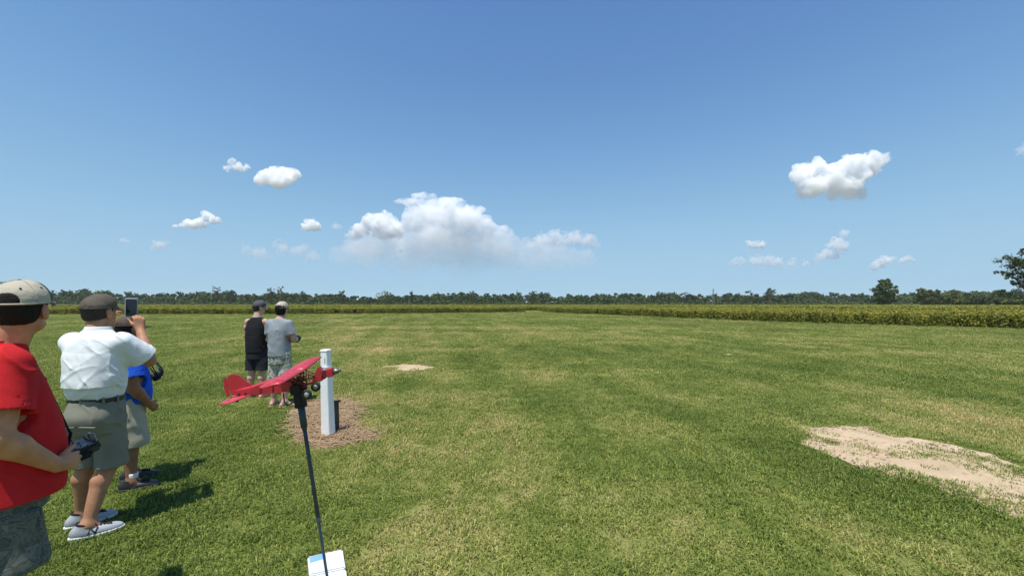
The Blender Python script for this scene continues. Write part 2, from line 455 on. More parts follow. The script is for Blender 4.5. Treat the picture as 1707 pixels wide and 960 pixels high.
def blade_material(name="grass_blade"):
    m, nt, n, l, b = mat(name)
    g = n.new("ShaderNodeNewGeometry"); oi = n.new("ShaderNodeObjectInfo")
    c, s = turf_color(n, l, g.outputs["Position"])
    at = n.new("ShaderNodeAttribute"); at.attribute_name = "tint"
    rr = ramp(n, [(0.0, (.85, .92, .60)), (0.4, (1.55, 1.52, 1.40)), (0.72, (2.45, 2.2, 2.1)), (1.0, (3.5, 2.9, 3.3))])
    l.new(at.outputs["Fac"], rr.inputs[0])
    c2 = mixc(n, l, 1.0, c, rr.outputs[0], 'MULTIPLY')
    c3 = mixc(n, l, math_n(n, l, 'MULTIPLY', oi.outputs["Random"], 0.35), c2, (0.185, 0.25, 0.06))
    b.inputs["Roughness"].default_value = 0.55; b.inputs["Specular IOR Level"].default_value = 0.3
    l.new(c3, b.inputs["Base Color"])
    tr = n.new("ShaderNodeBsdfTranslucent"); l.new(c3, tr.inputs[0])
    mx = n.new("ShaderNodeMixShader"); mx.inputs[0].default_value = 0.35
    l.new(b.outputs[0], mx.inputs[1]); l.new(tr.outputs[0], mx.inputs[2])
    l.new(mx.outputs[0], nt.nodes["Material Output"].inputs[0])
    return m

def scatter_tree(name, nvar):
    """points of the mesh carry the chosen template, its turn and its size; templates are islands of the same mesh."""
    ng = bpy.data.node_groups.new(name, 'GeometryNodeTree')
    ng.interface.new_socket("Geometry", in_out='INPUT', socket_type='NodeSocketGeometry')
    ng.interface.new_socket("Geometry", in_out='OUTPUT', socket_type='NodeSocketGeometry')
    N = ng.nodes; L = ng.links
    gi = N.new("NodeGroupInput"); go = N.new("NodeGroupOutput")
    def attr(nm, t):
        a = N.new("GeometryNodeInputNamedAttribute"); a.data_type = t; a.inputs["Name"].default_value = nm
        return a.outputs["Attribute"]
    kind = attr("part", 'INT')
    def pick(i):
        c = N.new("FunctionNodeCompare"); c.data_type = 'INT'; c.operation = 'EQUAL'
        L.new(kind, c.inputs[2]); c.inputs[3].default_value = i
        sp = N.new("GeometryNodeSeparateGeometry"); sp.domain = 'POINT'
        L.new(gi.outputs[0], sp.inputs[0]); L.new(c.outputs[0], sp.inputs[1])
        return sp.outputs[0]
    jn = N.new("GeometryNodeJoinGeometry")
    for i in reversed(range(nvar)):
        g2 = N.new("GeometryNodeGeometryToInstance"); L.new(pick(i + 1), g2.inputs[0]); L.new(g2.outputs[0], jn.inputs[0])
    ip = N.new("GeometryNodeInstanceOnPoints")
    L.new(pick(0), ip.inputs["Points"]); L.new(jn.outputs[0], ip.inputs["Instance"])
    ip.inputs["Pick Instance"].default_value = True
    L.new(attr("pick", 'INT'), ip.inputs["Instance Index"])
    L.new(attr("turn", 'FLOAT_VECTOR'), ip.inputs["Rotation"]); L.new(attr("size", 'FLOAT'), ip.inputs["Scale"])
    L.new(ip.outputs[0], go.inputs[0])
    return ng
def scatter(name, P, size, turn, templates, m, rng):
    """templates: list of (V, tris, tint per vertex)."""
    nP = len(P); V = [P]; T = []; part = [np.zeros(nP, np.int32)]; tint = [np.zeros(nP, np.float32)]; off = nP
    for i, (v, t, ti) in enumerate(templates):
        V.append(v); T.append(t + off); part.append(np.full(len(v), i + 1, np.int32)); tint.append(ti); off += len(v)
    V = np.concatenate(V); T = np.concatenate(T)
    me = mesh_np(name, V, T, [m], smooth=False)
    if len(me.vertices) != len(V): raise RuntimeError("scatter mesh changed")
    def put(nm, ty, a, dom='POINT', fld="value"):
        at = me.attributes.new(nm, ty, dom); at.data.foreach_set(fld, np.ascontiguousarray(a).ravel())
    put("part", 'INT', np.concatenate(part)); put("tint", 'FLOAT', np.concatenate(tint).astype(np.float32))
    pk = np.zeros(len(V), np.int32); pk[:nP] = rng.integers(0, len(templates), nP); put("pick", 'INT', pk)
    sz = np.ones(len(V), np.float32); sz[:nP] = size; put("size", 'FLOAT', sz)
    tn = np.zeros((len(V), 3), np.float32); tn[:nP] = turn; put("turn", 'FLOAT_VECTOR', tn, fld="vector")
    o = link(name, me)
    md = o.modifiers.new("scatter", 'NODES'); md.node_group = scatter_tree(name + "_scatter", len(templates))
    return o

def blade_clump(rng, nb, rad, hmin, hmax, wid, lean=0.9):
    V, T, ti = [], [], []
    for _ in range(nb):
        r = rad * math.sqrt(rng.random()); a = rng.random() * 6.283
        p = np.array([r * math.cos(a), r * math.sin(a), -0.004])
        az = rng.random() * 6.283; L = rng.uniform(hmin, hmax); le = rng.uniform(0.2, lean)
        d = np.array([math.cos(az), math.sin(az), 0]); sd = np.array([-math.sin(az), math.cos(az), 0]) * wid * rng.uniform(.6, 1.2) / 2
        up = np.array([0, 0, 1.0])
        m1 = p + up * L * 0.55 * math.cos(le * .5) + d * L * 0.5 * math.sin(le * .6)
        tip = m1 + up * L * 0.45 * math.cos(le * 1.5) + d * L * 0.55 * math.sin(le * 1.3)
        k = len(V)
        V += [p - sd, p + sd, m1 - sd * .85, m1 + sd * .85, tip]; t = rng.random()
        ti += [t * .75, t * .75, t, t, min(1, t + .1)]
        T += [(k, k + 1, k + 3), (k, k + 3, k + 2), (k + 2, k + 3, k + 4)]
    return np.array(V, np.float32), np.array(T, np.int32), np.array(ti, np.float32)

# ------------------------------------------------------------------ lawn sheet
gm = lawn_material()
xs = np.array([-700, -500, -150, -50, -20, -10, -5, 0, 5, 10, 20, 50, 150, 500, 700.0])
gv = np.array([(x, y, 0) for y in xs for x in xs]); k = len(xs)
gf = np.array([(j * k + i, j * k + i + 1, (j + 1) * k + i + 1, (j + 1) * k + i) for j in range(k - 1) for i in range(k - 1)])
lawn = tag(link("lawn", mesh_np("lawn", gv, gf, [gm])), kind='structure')

# open country beyond the wood, out to the horizon
def farmland():
    m, nt, n, l, b = mat("open_country")
    g = n.new("ShaderNodeNewGeometry"); v = n.new("ShaderNodeTexVoronoi"); v.inputs["Scale"].default_value = .004; l.new(g.outputs["Position"], v.inputs["Vector"])
    r = ramp(n, [(0, (.10, .12, .06)), (.35, (.16, .16, .11)), (.7, (.20, .18, .14)), (1, (.12, .14, .09))]); l.new(v.outputs["Color"], r.inputs[0])
    l.new(r.outputs[0], b.inputs["Base Color"]); b.inputs["Roughness"].default_value = .95
    a = np.array([-4600, -2000, -701, 701, 2000, 4600.0]); V = np.array([(x, y, -.05) for y in a for x in a])
    f = np.array([(j * 6 + i, j * 6 + i + 1, j * 6 + 7 + i, j * 6 + 6 + i) for j in range(5) for i in range(5)])
    tag(link("farmland", mesh_np("farmland", V, f, [m])), kind='structure')
farmland()

# ------------------------------------------------------------------ bare patches
def inside(poly, P):
    x, y = P[:, 0], P[:, 1]; c = np.zeros(len(P), bool); n = len(poly)
    for i in range(n):
        x1, y1 = poly[i][0], poly[i][1]; x2, y2 = poly[i - 1][0], poly[i - 1][1]
        hit = ((y1 > y) != (y2 > y)) & (x < (x2 - x1) * (y - y1) / ((y2 - y1) or 1e-9) + x1)
        c ^= hit
    return c
def edge_dist(poly, P):
    d = np.full(len(P), 1e9)
    for i in range(len(poly)):
        a = np.array(poly[i - 1][:2]); b = np.array(poly[i][:2]); ba = b - a
        t = np.clip(((P[:, :2] - a) @ ba) / (ba @ ba + 1e-9), 0, 1)
        d = np.minimum(d, np.linalg.norm(P[:, :2] - a - t[:, None] * ba, axis=1))
    return d
def patch_poly(pts, closed_world=()):
    return [(*G(x, y).xy,) for x, y in pts] + list(closed_world)
sand_a = patch_poly([(1322, 703), (1346, 712), (1400, 711), (1450, 714), (1482, 727), (1530, 733), (1580, 742), (1640, 756), (1707, 776), (1800, 800), (1990, 850), (2050, 900), (1960, 930),
                     (1800, 895), (1707, 866), (1650, 846), (1600, 828), (1560, 813), (1500, 797), (1462, 790), (1420, 774), (1375, 754), (1345, 738), (1338, 722)])
sand_b = patch_poly([(646, 611), (664, 607.5), (700, 609), (724, 613), (712, 616.5), (690, 618.5), (670, 618)])
sand_c = patch_poly([(1204, 590.5), (1214, 589.3), (1223, 590.8), (1213, 592)])
mulch = patch_poly([(489, 700), (500, 682), (520, 670), (548, 666), (575, 667), (598, 676), (604, 690), (590, 702), (592, 714), (612, 718), (630, 722), (622, 732), (590, 739), (556, 743), (520, 741), (497, 731), (488, 716)])

def patch_sheet(name, poly, z, amp, m, step, jag=0.12, seed=1):
    p = np.array(poly); lo = p.min(0) - .3; hi = p.max(0) + .3
    nx = int((hi[0] - lo[0]) / step) + 2; ny = int((hi[1] - lo[1]) / step) + 2
    gx, gy = np.meshgrid(lo[0] + np.arange(nx) * step, lo[1] + np.arange(ny) * step, indexing='ij')
    P = np.stack([gx.ravel(), gy.ravel(), np.zeros(gx.size)], 1)
    sd = np.where(inside(poly, P), 1, -1) * edge_dist(poly, P) + jag * (fbm(P * 3.2, seed, 4) - 0.38) * 2
    P[:, 2] = z + np.clip(sd * 2.5, 0, 1) * (amp * fbm(P * 4, seed + 3, 4)) - np.clip(-sd * 1.5, 0, 0.03)
    ok = (sd > -0.02).reshape(nx, ny); idx = np.arange(nx * ny).reshape(nx, ny)
    f = np.stack([idx[:-1, :-1], idx[1:, :-1], idx[1:, 1:], idx[:-1, 1:]], -1).reshape(-1, 4)
    kf = (ok[:-1, :-1] & ok[1:, :-1] & ok[1:, 1:] & ok[:-1, 1:]).ravel()
    f = f[kf]; u, inv = np.unique(f, return_inverse=True)
    me = mesh_np(name, P[u], inv.reshape(-1, 4), [m])
    return tag(link(name, me), kind='structure')
def soil(name, stops, s1, s2, bst=0.6):
    m, nt, n, l, b = mat(name)
    g = n.new("ShaderNodeNewGeometry")
    a = noise(n, l, g.outputs["Position"], s1, 5, 0.65, 0.6); c = noise(n, l, g.outputs["Position"], s2, 4, 0.7)
    s = math_n(n, l, 'ADD', math_n(n, l, 'MULTIPLY', a.outputs[0], .6), math_n(n, l, 'MULTIPLY', c.outputs[0], .4))
    r = ramp(n, stops); l.new(s, r.inputs[0]); l.new(r.outputs[0], b.inputs["Base Color"])
    b.inputs["Roughness"].default_value = 0.95; b.inputs["Specular IOR Level"].default_value = 0.1
    bump(n, l, b, s, bst, 0.03)
    return m
m_sand = soil("sandy_soil", [(0.30, (.27, .195, .12)), (0.42, (.42, .315, .20)), (0.55, (.49, .375, .245)), (0.70, (.57, .455, .31))], 2.2, 26)
m_mulch = soil("pine_straw_soil", [(0.3, (.14, .085, .05)), (0.5, (.27, .18, .11)), (0.7, (.40, .29, .18))], 5, 60)
patch_sheet("bare_sand", sand_a, 0.006, 0.035, m_sand, 0.035, 0.16, 3)
patch_sheet("bare_sand", sand_b, 0.006, 0.10, m_sand, 0.06, 0.22, 5)
patch_sheet("bare_sand", sand_c, 0.006, 0.05, m_sand, 0.06, 0.10, 8)
patch_sheet("mulch_bed", mulch, 0.006, 0.03, m_mulch, 0.03, 0.24, 4)
def clods():
    """crumbs of dry soil and bits of dead grass on the bare sand."""
    p = np.array(sand_a); lo, hi = p.min(0), p.max(0); n = 5200
    P = np.stack([RNG.uniform(lo[0], hi[0], n), RNG.uniform(lo[1], hi[1], n), np.zeros(n)], 1)
    P = P[inside(sand_a, P)]; P = P[fbm(P * 2.6, 61, 3) > .47]; n = len(P)
    s = (RNG.random(n) ** 3 * .017 + .003)[:, None, None]
    O = np.array([(1, 0, 0), (-1, 0, 0), (0, 1, 0), (0, -1, 0), (0, 0, .7), (0, 0, -.4)], float)
    V = P[:, None, :] + O[None] * s * RNG.uniform(.5, 1.3, (n, 6, 1)) + np.array([0, 0, .020])
    T = np.array([(0, 2, 4), (2, 1, 4), (1, 3, 4), (3, 0, 4), (2, 0, 5), (1, 2, 5), (3, 1, 5), (0, 3, 5)])
    F = (np.arange(n)[:, None, None] * 6 + T[None]).reshape(-1, 3)
    tag(link("soil_crumbs", mesh_np("soil_crumbs", V.reshape(-1, 3), F, [soil("crumb_soil", [(.3, (.20, .145, .09)), (.6, (.40, .30, .19))], 3, 40, .1)], smooth=False)), kind='stuff')
clods()

# ------------------------------------------------------------------ grass blades
def lawn_points(rng):
    out, sz = [], []
    for (d0, d1, dens, s0, wid) in ((0.6, 5, 230, 1.0, 3.2), (5, 9, 170, 1.12, 2.5), (9, 16, 85, 1.5, 2.1), (16, 26, 36, 2.0, 1.9), (26, 38, 15, 2.3, 1.8), (38, 52, 6, 2.6, 1.7), (52, 84, 2.6, 3.2, 1.6)):
        A = wid * (d1 * d1 - d0 * d0); n = int(A * dens)
        d = np.sqrt(rng.random(n) * (d1 * d1 - d0 * d0) + d0 * d0)
        x = (rng.random(n) * 2 - 1) * wid * d
        out.append(np.stack([x, d, np.zeros(n)], 1)); sz.append(np.full(n, s0))
    P = np.concatenate(out); sz = np.concatenate(sz)
    keep = np.ones(len(P), bool)
    for poly, soft in ((sand_a, .15), (sand_b, .2), (mulch, .26), (sand_c, .08)):
        lo = np.array(poly).min(0) - .5; hi = np.array(poly).max(0) + .5
        q = np.where((P[:, 0] > lo[0]) & (P[:, 0] < hi[0]) & (P[:, 1] > lo[1]) & (P[:, 1] < hi[1]))[0]
        sd = np.where(inside(poly, P[q]), 1, -1) * edge_dist(poly, P[q]) + soft * (fbm(P[q] * 4.1, 7, 4) - .5) * 3
        keep[q[sd > -0.02]] = False
    # weeds left standing on the sand
    for (px, py, rx, ry, n) in ((1545, 760, .24, .16, 46), (1585, 766, .22, .12, 26), (1400, 741, .12, .06, 10), (1655, 790, .3, .14, 30), (1690, 792, .25, .12, 24), (1480, 792, .2, .1, 24), (1610, 838, .35, .12, 30),
                                (1660, 850, .3, .12, 26), (1560, 815, .25, .1, 26), (1345, 722, .2, .12, 16), (1500, 770, .8, .3, 14), (1640, 805, .6, .3, 14), (1690, 835, .2, .1, 12), (690, 612, .3, .25, 10)):
        n = int(n * .9); c = G(px, py); k = rng.normal(size=(n, 2)) * (rx, ry)
        P = np.concatenate([P, np.stack([c.x + k[:, 0], c.y + k[:, 1], np.full(n, .02)], 1)]); sz = np.concatenate([sz, rng.uniform(.6, 1.1, n)]); keep = np.concatenate([keep, np.ones(n, bool)])
    return P[keep], sz[keep]
gP, gS = lawn_points(RNG)
gS = gS * RNG.uniform(.75, 1.25, len(gS)) * (0.8 + 0.5 * fbm(gP * (1.3, .8, 0), 21, 3))
gT = np.stack([RNG.normal(0, .12, len(gP)), RNG.normal(0, .12, len(gP)), RNG.random(len(gP)) * 6.283], 1)
tmpl = [blade_clump(RNG, 46, 0.09, .016, .040, .0070, 1.3) for _ in range(4)] + [blade_clump(RNG, 38, 0.09, .022, .055, .0062, 1.4)]
grass = scatter("grass", gP, gS, gT, tmpl, blade_material(), RNG)
tag(grass, kind='stuff')

# loose pine straw lying on the mulch bed
def straw():
    p = np.array(mulch); lo, hi = p.min(0), p.max(0)
    n = 5200; P = np.stack([RNG.uniform(lo[0], hi[0], n), RNG.uniform(lo[1], hi[1], n), np.zeros(n)], 1)
    P = P[inside(mulch, P)]; n = len(P); P[:, :2] += RNG.normal(0, .09, (n, 2))
    a = RNG.random(n) * 6.283; L = RNG.uniform(.03, .085, n); w = .0035
    d = np.stack([np.cos(a), np.sin(a), RNG.normal(0, .22, n)], 1) * L[:, None]; s = np.stack([-np.sin(a), np.cos(a), np.zeros(n)], 1) * w
    z = np.array([0, 0, 1.0]) * RNG.uniform(.02, .05, n)[:, None]
    V = np.stack([P - d + z - s, P - d + z + s, P + d + z + s, P + d + z - s, P + z + [0, 0, .004], ], 1).reshape(-1, 3)
    k = np.arange(n)[:, None] * 5
    T = np.concatenate([k + [0, 1, 4], k + [1, 2, 4], k + [2, 3, 4], k + [3, 0, 4]])
    me = mesh_np("pine_straw", V, T, [soil("dry_straw", [(.3, (.20, .12, .07)), (.5, (.36, .25, .15)), (.7, (.50, .38, .24))], 9, 90, .1)], smooth=False)
    tag(link("pine_straw", me), kind='stuff')
straw()

# ------------------------------------------------------------------ soybean crop
edge_l = [(-900, 60), (-160, 62), (-72, 63.5), (-42.6, 64.5), (-25, 67), (-8, 74), (2.6, 82), (3.2, 100)]
edge_r = [(6.2, 100), (6.4, 86), (7.4, 75), (16.7, 55), (23.8, 37.5), (28.8, 31.3), (33.8, 26.9), (48, 17), (75, 4), (160, -30), (900, -300)]
crop_poly = edge_l + edge_r + [(1500, -300), (1500, 470), (-1500, 470), (-1500, 60)]
def crop_material():
    m, nt, n, l, b = mat("soybean_leaf")
    at = n.new("ShaderNodeAttribute"); at.attribute_name = "tint"
    g = n.new("ShaderNodeNewGeometry"); oi = n.new("ShaderNodeObjectInfo")
    a = noise(n, l, g.outputs["Position"], 0.06, 3, 0.6)
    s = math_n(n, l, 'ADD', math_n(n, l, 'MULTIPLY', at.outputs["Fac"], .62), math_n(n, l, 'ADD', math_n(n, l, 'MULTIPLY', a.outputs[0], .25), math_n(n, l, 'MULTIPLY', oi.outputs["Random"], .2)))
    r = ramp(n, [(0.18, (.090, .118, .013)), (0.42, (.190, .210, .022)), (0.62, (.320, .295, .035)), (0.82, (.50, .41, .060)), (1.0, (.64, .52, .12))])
    l.new(s, r.inputs[0]); l.new(r.outputs[0], b.inputs["Base Color"]); b.inputs["Roughness"].default_value = .6
    tr = n.new("ShaderNodeBsdfTranslucent"); l.new(r.outputs[0], tr.inputs[0])
    mx = n.new("ShaderNodeMixShader"); mx.inputs[0].default_value = .3
    l.new(b.outputs[0], mx.inputs[1]); l.new(tr.outputs[0], mx.inputs[2]); l.new(mx.outputs[0], n["Material Output"].inputs[0])
    return m
def soy_plant(rng, nl, h, rad):
    V, T, ti = [], [], []
    for _ in range(nl):
        z = h * (1 - rng.random() ** 1.6 * 0.85); r = rad * math.sqrt(rng.random()) * (1.0 if z < h * .8 else .7); a = rng.random() * 6.283
        c = np.array([r * math.cos(a), r * math.sin(a), z]); nrm = rng.normal(size=3) + (0.6 * math.cos(a), .6 * math.sin(a), 1.1); nrm /= np.linalg.norm(nrm)
        u = np.cross(nrm, rng.normal(size=3)); u /= np.linalg.norm(u); v = np.cross(nrm, u); L = rng.uniform(.055, .10)
        k = len(V); V += [c - u * L, c - v * L * .62, c + u * L * 1.1, c + v * L * .62, c + nrm * L * .18]
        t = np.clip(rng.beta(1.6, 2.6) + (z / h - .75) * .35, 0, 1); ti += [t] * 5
        T += [(k, k + 1, k + 4), (k + 1, k + 2, k + 4), (k + 2, k + 3, k + 4), (k + 3, k, k + 4)]
    return np.array(V, np.float32), np.array(T, np.int32), np.array(ti, np.float32)
def crop_points(rng):
    n = 190000
    P = np.stack([rng.uniform(-125, 125, n), rng.uniform(2, 150, n), np.zeros(n)], 1)
    P = P[(np.abs(P[:, 0]) < P[:, 1] * 1.36 + 3)]
    P = P[inside(crop_poly, P)]
    d = edge_dist(edge_l + edge_r, P)
    pr = np.where(d < 6, 1.0, np.where(d < 22, .62, np.where(P[:, 1] < 110, .30, .18)))
    k = rng.random(len(P)) < pr
    return P[k], d[k]
cP, cD = crop_points(RNG)
cS = RNG.uniform(.82, 1.12, len(cP)) * np.where(cD > 22, 1.25, 1.0); cS *= 0.86 + .25 * fbm(cP * (.25, .25, 0), 41, 3)
cT = np.stack([RNG.normal(0, .08, len(cP)), RNG.normal(0, .08, len(cP)), RNG.random(len(cP)) * 6.283], 1)
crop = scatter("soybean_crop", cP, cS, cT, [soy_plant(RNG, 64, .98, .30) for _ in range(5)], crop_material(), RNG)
tag(crop, kind='stuff')
print("grass", len(gP), "crop", len(cP))
def canopy():
    """closed leaf canopy of the field further in, down to the trees."""
    ys = np.concatenate([np.arange(20, 160, 1.6), np.geomspace(160, 470, 46)[1:]]); us = np.linspace(-1.7, 1.7, 170)
    P = np.array([(u * max(y, 70), y, 0) for y in ys for u in us])
    ins = inside(crop_poly, P) & (edge_dist(edge_l + edge_r, P) > 1.0)
    P[:, 2] = .66 + .2 * fbm(P * (.7, .7, 0), 33, 3)
    idx = np.arange(len(P)).reshape(len(ys), len(us))
    f = np.stack([idx[:-1, :-1], idx[:-1, 1:], idx[1:, 1:], idx[1:, :-1]], -1).reshape(-1, 4)
    f = f[ins[f].all(1)]; u, inv = np.unique(f, return_inverse=True)
    m, nt, n, l, b = mat("crop_canopy")
    g = n.new("ShaderNodeNewGeometry")
    a = noise(n, l, g.outputs["Position"], .05, 4, .6); c = noise(n, l, g.outputs["Position"], 2.2, 5, .7)
    s = math_n(n, l, 'ADD', math_n(n, l, 'MULTIPLY', a.outputs[0], .5), math_n(n, l, 'MULTIPLY', c.outputs[0], .5))
    r = ramp(n, [(.32, (.125, .155, .032)), (.5, (.195, .210, .046)), (.64, (.265, .250, .058))]); l.new(s, r.inputs[0])
    l.new(r.outputs[0], b.inputs["Base Color"]); b.inputs["Roughness"].default_value = .9; b.inputs["Specular IOR Level"].default_value = .1
    bump(n, l, b, c.outputs[0], .8, .3)
    tag(link("crop_canopy", mesh_np("crop_canopy", P[u], inv.reshape(-1, 4), [m])), kind='stuff')
canopy()

# ------------------------------------------------------------------ trees
def foliage(name, c, var=.35):
    m, nt, n, l, b = mat(name)
    at = n.new("ShaderNodeAttribute"); at.attribute_name = "tint"
    r = ramp(n, [(0.0, tuple(x * (1 - var * 1.2) for x in c)), (0.5, c), (1.0, (c[0] * (1 + var * 1.9), c[1] * (1 + var * 1.5), c[2] * (1 + var * .9)))])
    l.new(at.outputs["Fac"], r.inputs[0]); l.new(r.outputs[0], b.inputs["Base Color"])
    b.inputs["Roughness"].default_value = .6; b.inputs["Specular IOR Level"].default_value = .25
    tr = n.new("ShaderNodeBsdfTranslucent"); l.new(r.outputs[0], tr.inputs[0])
    mx = n.new("ShaderNodeMixShader"); mx.inputs[0].default_value = .2
    l.new(b.outputs[0], mx.inputs[1]); l.new(tr.outputs[0], mx.inputs[2]); l.new(mx.outputs[0], n["Material Output"].inputs[0])
    return m
F_DARK = foliage("dark_foliage", (.046, .068, .020)); F_MID = foliage("mid_foliage", (.062, .092, .023)); F_OLIVE = foliage("olive_foliage", (.098, .118, .032)); F_WOOD = foliage("wood_foliage", (.060, .094, .024), .5)
BARK = simple("bark", (.11, .085, .06), .9, .35, 3.0, bstr=.6, bdist=.05)
def leaves(rng, C, R, n, size, tint0):
    """n leaf faces in the clump of centre C, radii R."""
    d = rng.normal(size=(n, 3)); d /= np.linalg.norm(d, axis=1, keepdims=True)
    p = C + d * R * (rng.random(n) ** .45)[:, None]
    nr = d + rng.normal(size=(n, 3)) * .7 + (0, 0, .45); nr /= np.linalg.norm(nr, axis=1, keepdims=True)
    u = np.cross(nr, rng.normal(size=(n, 3))); u /= np.linalg.norm(u, axis=1, keepdims=True); v = np.cross(nr, u)
    s = (size * rng.uniform(.6, 1.3, n))[:, None]
    V = np.stack([p - u * s, p - v * s * .6, p + u * s, p + v * s * .6], 1).reshape(-1, 3)
    t = np.clip(tint0 + rng.normal(0, .16, n) , 0, 1)
    return V, np.repeat(t, 4)
def crown_mesh(name, rng, shape, m, leaf, per, clumps):
    """shape: list of (centre, radii) lobes; clumps of leaves spread through every lobe."""
    Vs, Ts, br = [], [], []
    vol = np.array([r[0] * r[1] * r[2] for _, r in shape]); vol = vol / vol.sum()
    for (c, r), w in zip(shape, vol):
        c = np.array(c, float); r = np.array(r, float)
        for _ in range(max(4, int(clumps * w))):
            d = rng.normal(size=3); d /= np.linalg.norm(d); q = c + d * r * rng.uniform(.35, 1.0)
            cr = rng.uniform(.20, .34) * r.mean() * np.array([1, 1, .7])
            V, t = leaves(rng, q, cr, per, leaf, rng.uniform(.2, .8)); Vs.append(V); Ts.append(t); br.append(q)
    V = np.concatenate(Vs); T = np.concatenate(Ts)
    me = mesh_np(name, V, np.arange(len(V)).reshape(-1, 4), [m], smooth=False)
    at = me.attributes.new("tint", 'FLOAT', 'POINT'); at.data.foreach_set("value", T.astype(np.float32))
    return me, br
def tree(label, px, d, top_py, w_px, kind, m, lobes=None, seed=1, per=26, clumps=46, leaf=None, bark=BARK, name="tree", cat="tree", group=None):
    rng = np.random.default_rng(seed)
    base = W(px, HZ, d); H = W(px, top_py, d).z; R = w_px / 2 / F_PX * d
    root = thing(name, label, cat, (base.x, d, 0), (0, 0, 0), group)
    if lobes is None:
        lobes = {'round': [((0, 0, .60), (1, 1, .40)), ((-.35, .1, .45), (.65, .7, .36)), ((.4, -.1, .48), (.6, .7, .36)), ((.1, 0, .82), (.6, .6, .18))],
                 'tall': [((0, 0, .55), (.9, .9, .35)), ((-.25, 0, .78), (.6, .6, .20)), ((.28, 0, .84), (.55, .55, .15)), ((0, 0, .3), (.7, .7, .25))],
                 'spread': [((0, 0, .72), (1, 1, .22)), ((-.55, 0, .62), (.5, .6, .2)), ((.55, 0, .66), (.5, .6, .2)), ((0, 0, .86), (.6, .6, .13))],
                 'bush': [((0, 0, .45), (1, 1, .45)), ((-.5, 0, .35), (.6, .7, .38)), ((.55, 0, .4), (.6, .7, .42)), ((.1, 0, .72), (.6, .6, .26))],
                 'twin': [((-.42, 0, .74), (.5, .6, .24)), ((.42, 0, .68), (.52, .6, .26)), ((0, 0, .4), (.9, .8, .32))]}[kind]
    lobes = [((c[0] * R, c[1] * R, c[2] * H), (r[0] * R * .86, r[1] * R * .86, r[2] * H * .9)) for c, r in lobes]
    me, br = crown_mesh("crown", rng, lobes, m, leaf or max(.10, R * .085), per, clumps)
    link("crown", me, root)
    bm = bmesh.new(); t = max(.12, R * .07)
    tube(bm, [(0, 0, -.1), (.02 * R, 0, H * .18), (-.03 * R, .02 * R, H * .38), (.02 * R, 0, H * .62)], [t * 1.5, t, t * .8, t * .4], 8)
    for q in rng.permutation(len(br))[:7]:
        e = br[q]; z0 = H * rng.uniform(.22, .5)
        tube(bm, [(0, 0, z0), (e[0] * .5, e[1] * .5, z0 + (e[2] - z0) * .6), tuple(e)], [t * .55, t * .35, t * .12], 6)
    bm_obj("trunk", bm, bark, root, smooth=True)
    return root

def treeline():
    """the unbroken wood across the back of the field: reads as one mass."""
    rng = np.random.default_rng(77)
    prof = [(-400, 482), (0, 478), (100, 483), (140, 481), (200, 484), (250, 489), (270, 488), (330, 484), (345, 486), (385, 484), (405, 486), (420, 491), (430, 489), (450, 485), (480, 486), (520, 490), (545, 487), (580, 491), (620, 495), (640, 489), (670, 491), (700, 489), (760, 487),
            (830, 488), (900, 486.5), (950, 490), (1000, 487.5), (1060, 488.5), (1120, 486.5), (1150, 487), (1180, 490.5), (1200, 488), (1250, 487), (1272, 490), (1300, 487), (1340, 485), (1400, 487), (1460, 488), (1500, 486), (1540, 486), (1590, 482), (1640, 483), (1707, 481), (2100, 482)]
    px_, py_ = np.array(prof).T
    Vs, Ts = [], []
    def row(d, hmul, n, per, sz, tint, low=False):
        for _ in range(n):
            px = rng.uniform(-900, 2600); X = (px - CX) / F_PX * d
            H = (EYE + (HZ - np.interp(px, px_, py_)) / F_PX * 430) * hmul * rng.uniform(.74, 1.12)
            R = max(H * rng.uniform(.22, .40), 2.4 if low else 0); t0 = np.clip(tint + rng.normal(0, .17), 0, 1)
            for _c in range(8 if not low else 4):
                cz = H * rng.uniform(.06, .88) if not low else H * rng.uniform(.0, .75)
                w = R * math.sqrt(max(.12, 1 - ((cz / H - .45) / .56) ** 2))
                C = np.array([X + rng.normal() * w * .5, d + rng.normal() * w * .5, cz])
                rr = np.array([.55 * R, .55 * R, .42 * R]); rr[2] = min(rr[2], max(.4, H - cz))
                V, t = leaves(rng, C, rr, per, sz, np.clip(t0 + rng.normal(0, .12), 0, 1)); Vs.append(V); Ts.append(t)
    row(458, 1.0, 760, 15, 1.45, .25); row(446, .96, 760, 15, 1.4, .36); row(436, .86, 690, 14, 1.25, .45); row(426, .66, 660, 13, 1.1, .55); row(416, .40, 820, 12, .95, .62, True); row(411, .17, 1400, 14, .9, .5, True)
    V = np.concatenate(Vs); T = np.concatenate(Ts); V[:, 2] = np.maximum(V[:, 2], .05)
    me = mesh_np("far_wood", V, np.arange(len(V)).reshape(-1, 4), [F_WOOD], smooth=False)
    at = me.attributes.new("tint", 'FLOAT', 'POINT'); at.data.foreach_set("value", T.astype(np.float32))
    tag(link("far_wood", me), kind='stuff')
treeline()
